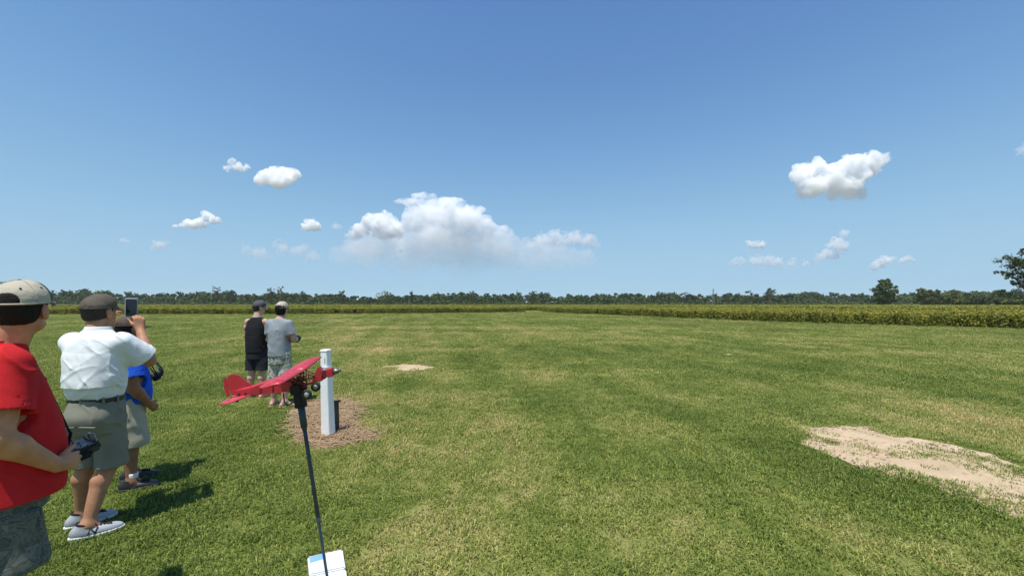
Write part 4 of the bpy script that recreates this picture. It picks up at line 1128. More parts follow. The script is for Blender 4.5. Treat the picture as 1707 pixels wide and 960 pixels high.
    def shorts(s, m, prof, hem_z, lr=(.115, .125), h=.006, amp=.009, seed=3, name="shorts", f=(8, 8, 6)):
        p = s.p; pr = np.array(prof); m_ = max(pr[:, 3].max(), pr[:, 4].max())
        pts = [np.array(x) for x in (*p['hip'], *p['knee'])]
        lo = np.minimum.reduce(pts + [np.array([-m_, -m_, hem_z])]) - .17; hi = np.maximum.reduce(pts + [np.array([m_, m_, pr[:, 0].max()])]) + .17
        F_ = Field(lo, hi, h); F_.loft(prof, .03, n=2.4)
        for i in (0, 1):
            a, b = np.array(p['hip'][i]), np.array(p['knee'][i]); an = np.array(p['ankle'][i])
            if hem_z < b[2]: e = b + (an - b) * ((b[2] - hem_z) / (b[2] - an[2]))
            else: e = a + (b - a) * ((a[2] - hem_z) / (a[2] - b[2]))
            F_.cone(a, b if hem_z < b[2] else e, lr[0], lr[1], .014)
            if hem_z < b[2]: F_.cone(b, e + _v(0, 0, -.02), lr[1], lr[1], .010)
            else: F_.cone(e, e + _v(0, 0, -.03), lr[1], lr[1], .01)
            F_.cone(e + _v(0, 0, .035), e + _v(0, 0, -.2), lr[1] - .012, lr[1] - .006, .004, 'sub')
        F_.halfspace((0, 0, hem_z), (0, 0, -1))
        V, Q = F_.mesh(); V = relax(V, Q, 1, .4); V = folds(V, Q, amp, f, seed, where=lambda q: np.clip((q[:, 2] - hem_z) / .07, .2, 1))
        return s.part(name, V, Q, m)
    def ring(s, name, z, cx, cy, a, b, hgt, m, thick=.006, parent=None, n=2.4):
        bm = bmesh.new(); N = 48; R = []
        for i in range(N):
            t = 2 * math.pi * i / N; ct, st = math.cos(t), math.sin(t)
            ex = math.copysign(abs(ct) ** (2 / n), ct); ey = math.copysign(abs(st) ** (2 / n), st)
            R.append([bm.verts.new((cx + ex * (a + o), cy + ey * (b + o), z + dz)) for o, dz in ((0, -hgt / 2), (thick, -hgt / 2), (thick, hgt / 2), (0, hgt / 2))])
        for A, B in zip(R, R[1:] + R[:1]):
            for k in range(4): bm.faces.new((A[k], A[(k + 1) % 4], B[(k + 1) % 4], B[k]))
        return bm_obj(name, bm, m, parent or s.root, smooth=False)
    def shoes(s, m_up, m_sole, m_lace=None, sock=None, h=.004, L=1.0, logo=None, collar_m=None):
        p = s.p
        for i in (0, 1):
            A = np.array(p['ankle'][i]); yaw = p['fyaw'][i]; W_ = lambda x, y, z: np.array([A[0], A[1], 0]) + rz(_v(x * L, y * L, z), yaw)
            Rm = np.array(Euler((0, 0, yaw)).to_matrix()); R3 = [[Rm[r][c] for c in range(3)] for r in range(3)]
            lo = np.minimum(W_(-.08, -.12, -.01), W_(.08, .22, .16)) - .1; hi = np.maximum(W_(-.08, -.12, -.01), W_(.08, .22, .16)) + .1
            f = Field(lo, hi, h)
            f.ell(W_(0, -.035, .045), (.043, .06, .055), .02, 'add', R3); f.ell(W_(.004 * (1 if i else -1), .055, .036), (.049, .10, .040), .03, 'add', R3)
            f.ell(W_(0, .125, .030), (.045, .065, .030), .03, 'add', R3); f.cone(W_(0, -.005, .05), W_(0, -.01, .098), .042, .045, .03)
            f.cone(W_(0, .0, .07), W_(0, -.012, .14), .036, .036, .006, 'sub'); f.halfspace((0, 0, .022), (0, 0, -1)); f.halfspace(W_(0, -.01, .099), Rm @ _v(0, .28, 1))
            V, Q = f.mesh(); V = relax(V, Q, 1, .4)
            o = s.part("shoe", V, Q, m_up)
            Vl = np.stack([((V[:, 0] - A[0]) * math.cos(yaw) + (V[:, 1] - A[1]) * math.sin(yaw)) / L, (-(V[:, 0] - A[0]) * math.sin(yaw) + (V[:, 1] - A[1]) * math.cos(yaw)) / L, V[:, 2]], 1)
            def up_z(x, y):
                q = Vl[(np.abs(Vl[:, 0] - x) < .009) & (np.abs(Vl[:, 1] - y) < .009), 2]
                return float(q.max()) if len(q) else .06
            f = Field(lo, hi, h)
            f.ell(W_(0, -.035, .018), (.047, .066, .034), .02, 'add', R3); f.ell(W_(.003 * (1 if i else -1), .06, .016), (.054, .11, .028), .03, 'add', R3); f.ell(W_(0, .13, .018), (.048, .068, .026), .03, 'add', R3)
            f.halfspace((0, 0, .003), (0, 0, -1)); f.halfspace((0, 0, .028), (0, 0, 1))
            V, Q = f.mesh(); s.part("sole", V, Q, m_sole, o)
            if m_lace:
                bm = bmesh.new()
                for j in range(5):
                    y = .040 + .019 * j
                    for e in (-1, 1):
                        tube(bm, [W_(x, y + e * .009 * x / .026, up_z(x, y + e * .009 * x / .026) + .002) for x in (-.027, -.014, 0, .014, .027)], .0042, 6)
                for e in (-1, 1):
                    tube(bm, [W_(e * .004, .040, up_z(0, .04) + .004), W_(e * .025, .036, up_z(0, .04) + .016), W_(e * .040, .050, up_z(.03, .05) + .006)], .0035, 6)
                bm_obj("lace", bm, m_lace, o, smooth=True)
            if collar_m:
                bm = bmesh.new(); tube(bm, [W_(.039 * math.sin(t), -.012 + .044 * math.cos(t), .100 - .012 * math.cos(t)) for t in np.linspace(0, 2 * math.pi, 24)], .0075, 8)
                bm_obj("padded_collar", bm, collar_m, o, smooth=True)
            if logo:                                                  # the bold slanted letter on the flanks
                for sx in (-1, 1):
                    bm = bmesh.new(); dirn = 1 if sx > 0 else -1
                    def Q_(u, v): return W_(sx * (.0485 - .012 * v / .04 + .004), .03 + u * dirn, .036 + v)
                    for a, b in (((-.024, 0), (-.014, .036)), ((-.014, .036), (.012, 0)), ((.012, 0), (.024, .036))):
                        tube(bm, [Q_(*a), Q_((a[0] + b[0]) / 2, (a[1] + b[1]) / 2), Q_(*b)], .0042, 6)
                    bm_obj("side_emblem", bm, logo, o, smooth=True)
            if sock:
                an = np.array(p['ankle'][i]); kn = np.array(p['knee'][i]); u = unit(kn - an)
                bm = bmesh.new(); tube(bm, [an - u * .03, an + u * .02, an + u * .055, an + u * .075], [.043, .042, .043, .045], 18); bm_obj("sock", bm, sock, s.root, smooth=True)

def standing(H=1.78, hips=.10, foot=.10, spread=.12, lean=0.0):
    k = H / 1.78
    return k

# ---------------------------------------------------------------- man in the red T-shirt, nearest, cut by the frame
RED = cloth("red_jersey", (.52, .018, .022)); CAMO = camo("faded_camouflage", [(.110, .118, .096), (.074, .082, .066), (.150, .158, .132), (.092, .100, .082), (.18, .186, .16)], 17)
CAP_TAN = cloth("tan_cap_cloth", (.44, .395, .31)); CAP_DK = cloth("dark_cap_cloth", (.060, .062, .066)); CAP_BR = cloth("grey_brim_cloth", (.13, .125, .115))
BLACKP = simple("black_plastic", (.018, .019, .021), .38, .3, 80, bstr=.1); STRAPM = cloth("black_webbing", (.02, .02, .022))
CHROME = simple("grey_switch_plastic", (.23, .23, .24), .35, .1, bstr=0)
sp = dict(girth=1.18, neckr=1.15, hs=1.04,
    torso=[(.86, 0, .0, .16, .13), (1.0, 0, .015, .17, .15), (1.15, 0, .015, .17, .145), (1.3, 0, .005, .17, .115), (1.42, 0, 0, .15, .08), (1.50, 0, .01, .075, .07)],
    neck=(.012, .022, 1.48), head=(.030, .078, 1.672), hyaw=math.radians(50), hpitch=.0,
    shoulder=[(-.20, -.005, 1.425), (.205, -.012, 1.425)], elbow=[(-.285, -.05, 1.135), (.285, -.062, 1.130)], wrist=[(-.17, .17, .955), (.232, .132, .940)],
    hand=[dict(d=(.55, .83, -.1), n=(.9, -.3, .15), k=dict(curl=(.35, .7, .5))), dict(d=(-.46, .86, -.10), n=(-.82, -.42, -.2), k=dict(s=1.06, curl=(.45, .75, .5), thumb=(.55, -.10, .75)))],
    hip=[(-.09, 0, .90), (.09, 0, .90)], knee=[(-.11, .02, .50), (.11, .02, .50)], ankle=[(-.14, -.02, .085), (.14, -.02, .085)], fyaw=[.25, -.25])
red = Person("heavy man in a red t-shirt and camouflage shorts, nearest and cut by the left edge", (-2.412, 1.90), 65, sp)
red.body(.006, SK_RED); red.hair(HAIR, -.056, .005, .0)
red.cap([CAP_TAN, CAP_DK], .10, True, .022, CAP_BR, h=.0035)
red.top(RED, [(.80, 0, .016, .232, .202), (.9, 0, .020, .224, .202), (1.0, 0, .024, .212, .200), (1.1, 0, .022, .208, .192), (1.2, 0, .014, .206, .174), (1.3, 0, .006, .207, .152), (1.4, 0, 0, .198, .122), (1.455, 0, 0, .162, .102), (1.495, 0, .008, .110, .090), (1.522, 0, .014, .086, .082)],
        .66, (.088, .102), .006, .013, (8, 8, 6), 1, True)
red.ring("neckband", 1.520, 0, .014, .080, .077, .018, RED, .008)
red.shorts(CAMO, [(.74, 0, .0, .198, .165), (.84, 0, .008, .192, .165), (1.0, 0, .015, .185, .165)], .485, (.108, .124), .006, .014, 4)
for sx in (-1, 1):     # cargo pockets
    bm = bmesh.new(); bx(bm, (sx * .206, .0, .66), (.034, .17, .17)); po = bm_obj("cargo_pocket", bm, CAMO, red.root, bevel=.012)
    bm = bmesh.new(); bx(bm, (sx * .203, .0, .735), (.040, .18, .05)); bm_obj("pocket_flap", bm, CAMO, po, bevel=.008)
red.shoes(simple("dark_shoe", (.06, .06, .065), .6), simple("grey_sole", (.4, .4, .4), .7), STRAPM)

def transmitter(label, M, antenna=False, w=.19, hgt=.17, t=.052, strap=None):
    """radio transmitter lying face up: x across, y away from the pilot, z out of the face."""
    r = thing("radio_transmitter", label, "transmitter"); r.matrix_world = M
    bm = bmesh.new(); bx(bm, (0, 0, 0), (w, hgt, t)); bx(bm, (0, hgt * .42, .012), (w * .7, hgt * .22, t * .8)); bm_obj("case", bm, BLACKP, r, smooth=False, bevel=.012)
    for sx in (-1, 1):
        bm = bmesh.new(); bx(bm, (sx * w * .5, -.02, -.012), (.028, hgt * .7, t * .9)); bm_obj("grip", bm, STRAPM, r, bevel=.011)
        bm = bmesh.new(); lathe(bm, [(.024, 0), (.026, .004), (.020, .006), (.012, .003)], Matrix.Translation((sx * w * .27, .012, t / 2)), 18); g = bm_obj("stick_gimbal", bm, CHROME, r, smooth=True)
        bm = bmesh.new(); tube(bm, [(sx * w * .27, .012, t / 2), (sx * w * .27, .016, t / 2 + .028)], [.003, .0045], 8); bm_obj("stick", bm, CHROME, g, smooth=True)
        bm = bmesh.new(); tube(bm, [(sx * w * .40, hgt * .44, t / 2), (sx * w * .41, hgt * .46, t / 2 + .022)], .0035, 8); bm_obj("switch", bm, CHROME, r, smooth=True)
    bm = bmesh.new(); bx(bm, (0, -hgt * .28, t / 2 + .001), (w * .42, hgt * .24, .004)); bm_obj("screen", bm, simple("dull_screen", (.10, .12, .13), .15, .05, spec=.8, bstr=0), r)
    bm = bmesh.new(); tube(bm, [(-.03, hgt * .5, .01), (-.03, hgt * .52, .05), (.03, hgt * .52, .05), (.03, hgt * .5, .01)], .006, 8); bm_obj("carry_handle", bm, CHROME, r, smooth=True)
    if antenna:
        for sx in (-.03, .035):
            bm = bmesh.new(); tube(bm, [(sx, hgt * .5, 0), (sx * 1.6, hgt * .62, .05), (sx * 2, hgt * .66, .12)], .0055, 8); bm_obj("antenna", bm, BLACKP, r, smooth=True)
    if strap:
        Mi = M.inverted(); bm = bmesh.new(); pts = [Mi @ Vector(p) for p in strap]
        tube(bm, pts, .0048, 8); bm_obj("neck_strap", bm, STRAPM, r, smooth=True)
    return r
def at(P, q):            # a point given in a person's frame -> world
    a = P.root.rotation_euler[2]; w = rz(np.array(q, float), a)
    return Vector((w[0] + P.root.location[0], w[1] + P.root.location[1], w[2]))
def frame(P, c, yaw, pitch, roll=0.0):
    return Matrix.Translation(at(P, c)) @ Euler((0, 0, P.root.rotation_euler[2])).to_matrix().to_4x4() @ Euler((pitch, roll, yaw)).to_matrix().to_4x4()
st = [at(red, q) for q in ((.035, .232, .955), (.035, .245, 1.03), (.03, .208, 1.12), (.035, .170, 1.26), (.050, .118, 1.38), (.074, .074, 1.475), (.086, .03, 1.530), (.05, -.050, 1.553), (0, -.066, 1.556), (-.05, -.050, 1.553), (-.086, .03, 1.530), (-.078, .080, 1.475), (-.062, .135, 1.38), (-.02, .185, 1.26), (.005, .222, 1.12), (.02, .245, 1.03), (.03, .232, .955))]
transmitter("black radio transmitter held at the belly by the man in the red t-shirt", frame(red, (.032, .262, .935), 0, .30), False, .175, .15, .046, strap=st)

# ---------------------------------------------------------------- man in the white shirt filming with a phone
WHITE = cloth("white_fishing_shirt", (.74, .77, .78), .05); OLIVE = cloth("olive_grey_twill", (.205, .205, .165)); BELT = simple("black_belt_leather", (.018, .018, .02), .45, .2)
CAP_OL = cloth("olive_brown_cap_cloth", (.115, .098, .075), .25)
sp = dict(girth=1.0, hs=1.02,
    torso=[(.86, 0, .0, .13, .10), (1.0, 0, .01, .125, .095), (1.15, 0, .01, .135, .105), (1.3, 0, 0, .155, .10), (1.41, 0, 0, .135, .065), (1.49, 0, .01, .07, .055)],
    neck=(-.015, .01, 1.47), head=(-.030, .055, 1.635), hyaw=math.radians(-4), hpitch=.03,
    shoulder=[(-.165, .005, 1.410), (.168, .010, 1.410)], elbow=[(-.225, .19, 1.27), (.245, .165, 1.245)], wrist=[(-.135, .275, 1.508), (.098, .268, 1.490)],
    hand=[dict(d=(.18, .05, 1), n=(.92, .32, -.1), k=dict(curl=(.25, .75, .6), thumb=(.5, .35, .6))),
          dict(d=(-.12, .06, 1), n=(-.75, .62, 0), k=dict(s=1.03, curl=(.85, 1.15, .75), thumb=(.45, .7, .7)))],
    hip=[(-.082, 0, .90), (.082, 0, .90)], knee=[(-.105, .05, .50), (.075, .04, .50)], ankle=[(-.165, .075, .085), (.020, -.095, .085)], fyaw=[-.70, -.95])
wht = Person("man in a white shirt, olive shorts and olive brown cap filming with a raised phone", (-3.125, 3.07), 95, sp)
wht.body(.006, SK_TAN); wht.hair(HAIR_G, -.046, .005)
wht.cap([CAP_OL], .04, False, None, CAP_OL, seams=False, curve=.7, brim_len=.066)
bm = bmesh.new(); bx(bm, wht.T((-.02, -.112, .036)), (.05, .012, .018), Euler((0, 0, sp['hyaw'])).to_matrix()); bm_obj("cap_buckle", bm, CAP_OL, wht.root, bevel=.004)
wht.top(WHITE, [(.99, 0, .005, .146, .120), (1.012, 0, .003, .155, .130), (1.05, 0, .0, .164, .140), (1.10, 0, -.002, .169, .143), (1.2, 0, -.004, .176, .140), (1.3, 0, -.006, .183, .134), (1.38, 0, -.004, .181, .120), (1.435, 0, 0, .160, .100), (1.475, 0, .004, .105, .082), (1.50, 0, .010, .080, .074)],
        .80, (.080, .094), .005, .014, (12, 12, 8), 12, False)
# back vent (cape) of the shirt, its overlap standing proud across the back, collar and shoulder yoke
f = Field((-.24, -.22, 1.06), (.24, .03, 1.40), .006)
f.loft([(1.085, 0, -.010, .174, .152), (1.12, 0, -.010, .176, .150), (1.2, 0, -.008, .180, .146), (1.3, 0, -.008, .184, .137), (1.37, 0, -.005, .180, .120)], .01, n=2.4)
f.halfspace((0, -.025, 0), (0, 1, 0)); V, Q = f.mesh(); V = relax(V, Q, 1, .4); V = folds(V, Q, .016, (12, 12, 8), 12)
wht.part("back_vent", V, Q, WHITE)
f = Field((-.13, -.11, 1.43), (.13, .13, 1.58), .004)
f.loft([(1.455, 0, .006, .104, .088), (1.49, 0, .010, .082, .080), (1.528, 0, .014, .070, .072)], .01, n=2.2); f.loft([(1.44, 0, .008, .07, .068), (1.54, 0, .02, .064, .068)], .003, 'sub', n=2.2)
V, Q = f.mesh(); V = relax(V, Q, 1, .3); wht.part("collar", V, Q, WHITE)
wht.shorts(OLIVE, [(.74, 0, .0, .155, .13), (.86, 0, -.012, .168, .152), (.95, 0, .0, .157, .134), (1.0, 0, .005, .150, .124)], .47, (.092, .095), .005, .012, 14)
bl_ = wht.ring("belt", .985, 0, .005, .151, .124, .036, BELT, .006)
for t in (-2.35, -1.57, -.75, -.1, 3.3):
    bm = bmesh.new(); x = math.copysign(abs(math.cos(t)) ** (2 / 2.4), math.cos(t)) * .161; y = .005 + math.copysign(abs(math.sin(t)) ** (2 / 2.4), math.sin(t)) * .133
    bx(bm, (x, y, .985), (.014, .008, .055), Euler((0, 0, t + math.pi / 2)).to_matrix()); bm_obj("belt_loop", bm, OLIVE, wht.root, bevel=.002)
for sx in (-1, 1):
    bm = bmesh.new(); bx(bm, (sx * .076, -.164, .815), (.125, .014, .006), Euler((0, 0, sx * -.15)).to_matrix()); bm_obj("pocket_welt", bm, OLIVE, wht.root, bevel=.002)
GREYSH = simple("grey_mesh_shoe", (.33, .35, .37), .7, .2, 220, bstr=.4, bdist=.001); WSOLE = simple("pale_sole", (.62, .62, .57), .6, .1, 40)
wht.shoes(GREYSH, WSOLE, STRAPM, None, .004, 1.02, STRAPM, STRAPM)

ph = at(wht, (-.028, .345, 1.665))
phone = thing("smartphone", "phone with a dark screen and pale rim held up by the man in white", "phone", ph, (math.radians(-4), 0, math.radians(36)))
bm = bmesh.new(); bx(bm, (0, 0, 0), (.082, .010, .166)); bm_obj("case", bm, simple("pale_phone_rim", (.55, .57, .58), .35, .05), phone, bevel=.006)
bm = bmesh.new(); bx(bm, (0, -.0052, .001), (.070, .003, .144)); bm_obj("screen", bm, simple("dark_glass", (.010, .011, .013), .12, .1, spec=.6, bstr=0), phone, bevel=.002)
bm = bmesh.new(); bx(bm, (-.022, .0066, .055), (.028, .004, .032)); bm_obj("camera_bump", bm, BLACKP, phone, bevel=.003)

# ---------------------------------------------------------------- man in the blue shirt, mostly hidden
CAP_BN = cloth('brown_cap_cloth', (.105, .075, .058)); BLUE = cloth("royal_blue_jersey", (.016, .095, .62)); KHAKI = cloth("khaki_twill", (.40, .365, .28)); WSOCK = cloth("white_sock", (.75, .75, .73), .05)
sp = dict(girth=1.04, hs=.98,
    torso=[(.74, 0, 0, .165, .14), (.9, 0, .01, .175, .15), (1.1, 0, .01, .18, .145), (1.22, 0, 0, .17, .11), (1.31, 0, 0, .10, .08)],
    neck=(0, .01, 1.30), head=(-.035, .05, 1.462), hyaw=math.radians(18), hpitch=-.04,
    shoulder=[(-.18, 0, 1.25), (.185, 0, 1.25)], elbow=[(-.25, .02, .97), (.268, .03, .945)], wrist=[(-.22, .17, .95), (.175, .15, .775)],
    hand=[dict(d=(.4, .8, .2), n=(.9, -.3, .1), k=dict(curl=(.4, .7, .5))), dict(d=(-.45, .55, -.6), n=(-.8, -.5, .1), k=dict(curl=(.35, .5, .4)))],
    hip=[(-.095, 0, .82), (.095, 0, .82)], knee=[(-.12, .06, .45), (.125, .05, .45)], ankle=[(-.15, .09, .08), (.14, .04, .08)], fyaw=[-.1, -.3])
blu = Person("man in a royal blue shirt and khaki shorts, hidden behind the man with the phone", (-3.605, 3.78), 52, sp)
blu.body(.008, SK_BROWN); blu.hair(HAIR, -.06, .006)
blu.cap([CAP_BN], .03, False, None, CAP_BN, seams=False, h=.005)
blu.top(BLUE, [(.78, 0, .01, .212, .188), (.9, 0, .015, .212, .190), (1.0, 0, .014, .21, .18), (1.1, 0, .008, .208, .162), (1.2, 0, 0, .19, .125), (1.265, 0, 0, .15, .098), (1.31, 0, .01, .09, .08), (1.33, 0, .012, .078, .076)], .72, (.082, .098), .007, .012, (8, 8, 5), 21, True)
blu.shorts(KHAKI, [(.66, 0, 0, .180, .152), (.76, 0, 0, .180, .156), (.9, 0, .01, .165, .14)], .40, (.118, .118), .007, .012, 23)
blu.shoes(simple("black_shoe", (.02, .02, .022), .5), simple("black_sole", (.025, .025, .025), .7), STRAPM, WSOCK, .005)
st = [at(blu, q) for q in ((.08, .24, .99), (.10, .19, 1.1), (.095, .11, 1.26), (.085, .03, 1.345), (0, -.07, 1.385), (-.085, .03, 1.345), (-.095, .11, 1.26), (-.06, .19, 1.1), (-.02, .24, .99))]
transmitter("black radio transmitter with stub antennas in front of the man in blue", frame(blu, (-.14, .27, .985), 0, .6), True, .125, .10, .04, strap=st)

# ---------------------------------------------------------------- the pair by the post
BLK = cloth("black_jersey", (.016, .016, .019)); BLKS = cloth("black_shorts_cloth", (.026, .026, .034)); GREYT = cloth("heather_grey_jersey", (.27, .295, .32), .12)
PRINT = camo("printed_khaki", [(.46, .45, .36), (.20, .22, .15), (.52, .52, .46), (.30, .30, .22)], 9, 'CONSTANT'); PALEC = cloth("pale_label", (.7, .68, .64)); CAP_GY = cloth("charcoal_cap_cloth", (.085, .085, .095)); SANDAL = simple("sandal_rubber", (.42, .21, .17), .7)
def pair_spec(k=1.0, **o):
    d = dict(girth=1.0, hs=1.0,
        torso=[(.84, 0, .0, .13, .10), (1.0, 0, .005, .135, .105), (1.15, 0, .005, .14, .11), (1.3, 0, 0, .145, .10), (1.38, 0, 0, .13, .075), (1.45, 0, .005, .07, .06)],
        neck=(0, .01, 1.43), head=(0, .055, 1.60), hyaw=0.0,
        shoulder=[(-.160, 0, 1.370), (.160, 0, 1.370)], elbow=[(-.215, .03, 1.10), (.24, .03, 1.10)], wrist=[(-.13, .22, 1.03), (.14, .22, 1.03)],
        hand=[dict(d=(.45, .85, .1), n=(.9, -.4, .1), k=dict(curl=(.4, .7, .5))), dict(d=(-.45, .85, .1), n=(-.9, -.4, .1), k=dict(curl=(.4, .7, .5)))],
        hip=[(-.082, 0, .88), (.082, 0, .88)], knee=[(-.095, .02, .48), (.095, .02, .48)], ankle=[(-.12, -.01, .08), (.12, -.01, .08)], fyaw=[.2, -.3])
    d.update(o); return d
def sandals(P):
    for i in (0, 1):
        A = np.array(P.p['ankle'][i]); yaw = P.p['fyaw'][i]; w = lambda x, y, z: np.array([A[0], A[1], 0]) + rz(_v(x, y, z), yaw)
        f = Field(np.array([A[0] - .2, A[1] - .2, -.03]), np.array([A[0] + .2, A[1] + .2, .1]), .006)
        R3 = np.array(Euler((0, 0, yaw)).to_matrix()).tolist()
        f.ell(w(0, -.03, .004), (.043, .07, .022), .02, 'add', R3); f.ell(w(0, .10, .004), (.05, .10, .022), .03, 'add', R3); f.halfspace((0, 0, .014), (0, 0, 1)); f.halfspace((0, 0, -.004), (0, 0, -1))
        V, Q = f.mesh(); o = P.part("sandal", V, Q, SANDAL)
        bm = bmesh.new(); tube(bm, [w(-.048, .04, .015), w(-.03, .075, .05), w(0, .115, .052), w(.03, .075, .05), w(.048, .04, .015)], .006, 6); bm_obj("thong", bm, SANDAL, o, smooth=True)
blk = Person("man in a black sleeveless shirt and black shorts left of the grey shirted man", (-4.63, 7.40), 88, pair_spec(head=(.01, .055, 1.625), neck=(0, .01, 1.45), hyaw=math.radians(-38), girth=1.05,
        elbow=[(-.215, .03, 1.11), (.215, .045, 1.11)], wrist=[(-.12, .22, 1.04), (.20, .20, .96)]))
blk.body(.008, SK_PALE); blk.hair(HAIR_G, -.055, .006); blk.cap([CAP_GY], .02, False, None, CAP_GY, seams=False, h=.005)
blk.top(BLK, [(.82, 0, 0, .180, .150), (.95, 0, 0, .178, .150), (1.1, 0, 0, .176, .144), (1.25, 0, -.002, .176, .132), (1.33, 0, 0, .168, .115), (1.39, 0, 0, .150, .098), (1.43, 0, .004, .105, .082), (1.455, 0, .01, .074, .07)], 0, h=.008, amp=.012, f=(8, 8, 5), seed=31, hem=True)
blk.ring("neck_label", 1.462, 0, .008, .069, .066, .014, PALEC, .006)
blk.shorts(BLKS, [(.7, 0, 0, .155, .135), (.80, 0, -.005, .157, .136), (.95, 0, 0, .145, .12)], .50, (.100, .116), .008, .013, 33)
sandals(blk)
gry = Person("man in a grey t-shirt, khaki cap and printed pale shorts beside the post", (-3.86, 6.78), 84, pair_spec(hyaw=math.radians(4), hpitch=.03, ankle=[(-.13, .03, .08), (.10, -.02, .08)], fyaw=[-.1, -.75],
        elbow=[(-.215, .03, 1.10), (.225, .03, 1.105)], wrist=[(-.12, .235, 1.06), (.14, .235, 1.075)]))
gry.body(.008, SK_PALE); gry.hair(HAIR, -.105, .006, .006, shag=.035); gry.cap([CAP_TAN], .05, True, None, CAP_BR, h=.005)
gry.top(GREYT, [(.83, 0, .0, .172, .152), (.95, 0, .0, .167, .150), (1.1, 0, 0, .166, .142), (1.25, 0, -.002, .172, .132), (1.33, 0, 0, .170, .116), (1.39, 0, 0, .145, .096), (1.43, 0, .004, .105, .082), (1.455, 0, .01, .076, .072)], .68, (.068, .078), .007, .012, (8, 8, 5), 41, True)
gry.shorts(PRINT, [(.7, 0, 0, .155, .135), (.80, 0, -.005, .157, .136), (.95, 0, 0, .145, .12)], .42, (.098, .112), .008, .013, 43)
sandals(gry)
transmitter("small black radio transmitter in the hands of the man in the grey t-shirt", frame(gry, (.02, .33, 1.08), 0, .4), False)
# ================================================================== POST, STAKE, STAND, MODEL AIRCRAFT
VINYL = simple("white_painted_post", (.90, .90, .89), .45, .03, 14, bstr=.05)
def post():
    b = G(547.5, 727); k = b.y / F_PX; H = 145 * k; yaw = math.radians(-14)
    r = thing("marker_post", "tall tapering white post standing in the mulch bed", "post", (b.x, b.y, 0), (math.radians(0.6), math.radians(-1.6), yaw))
    def sec(z, hw, hd): return [(sx * hw, sy * hd, z) for sx, sy in ((-1, -1), (1, -1), (1, 1), (-1, 1))]
    def stack(name, rows, parent, m, bev=.006):
        bm = bmesh.new(); R = [[bm.verts.new(q) for q in sec(*row)] for row in rows]
        for A, B in zip(R, R[1:]):
            for i in range(4): bm.faces.new((A[i], A[(i + 1) % 4], B[(i + 1) % 4], B[i]))
        bm.faces.new(R[0][::-1]); bm.faces.new(R[-1]); return bm_obj(name, bm, m, parent, bevel=bev)
    stack("shaft", [(-.05, .062, .062), (H * .40, .057, .057), (H * .80, .0535, .0535)], r, VINYL)
    stack("upper_shaft", [(H * .80 + .002, .050, .050), (H - .03, .046, .046)], r, VINYL)
    stack("cap", [(H - .028, .050, .050), (H - .008, .050, .050), (H, .040, .040)], r, VINYL, .004)
    bm = bmesh.new(); bx(bm, (.022, -.0475, H * .875), (.007, .006, .075)); bm_obj("slot", bm, BLACKP, r)
    bm = bmesh.new(); bx(bm, (0, 0, H * .80), (.118, .118, .012)); bm_obj("collar", bm, VINYL, r, bevel=.003)
post()
def stake():
    b = G(559, 722); k = b.y / F_PX; H = 52 * k; m = simple("dark_weathered_wood", (.075, .068, .056), .85, .3, 20, bstr=.5, bdist=.004)
    r = thing("wooden_stake", "short dark wooden stake hidden behind the white post", "stake", (b.x, b.y + .04, 0), (0, math.radians(-1.5), .25))
    bm = bmesh.new(); bx(bm, (0, 0, H / 2 - .03), (.066, .055, H + .04)); bm_obj("shaft", bm, m, r, bevel=.006)
    bm = bmesh.new(); bx(bm, (.012, 0, H), (.095, .07, .020)); bm_obj("top_plate", bm, m, r, bevel=.005)
stake()

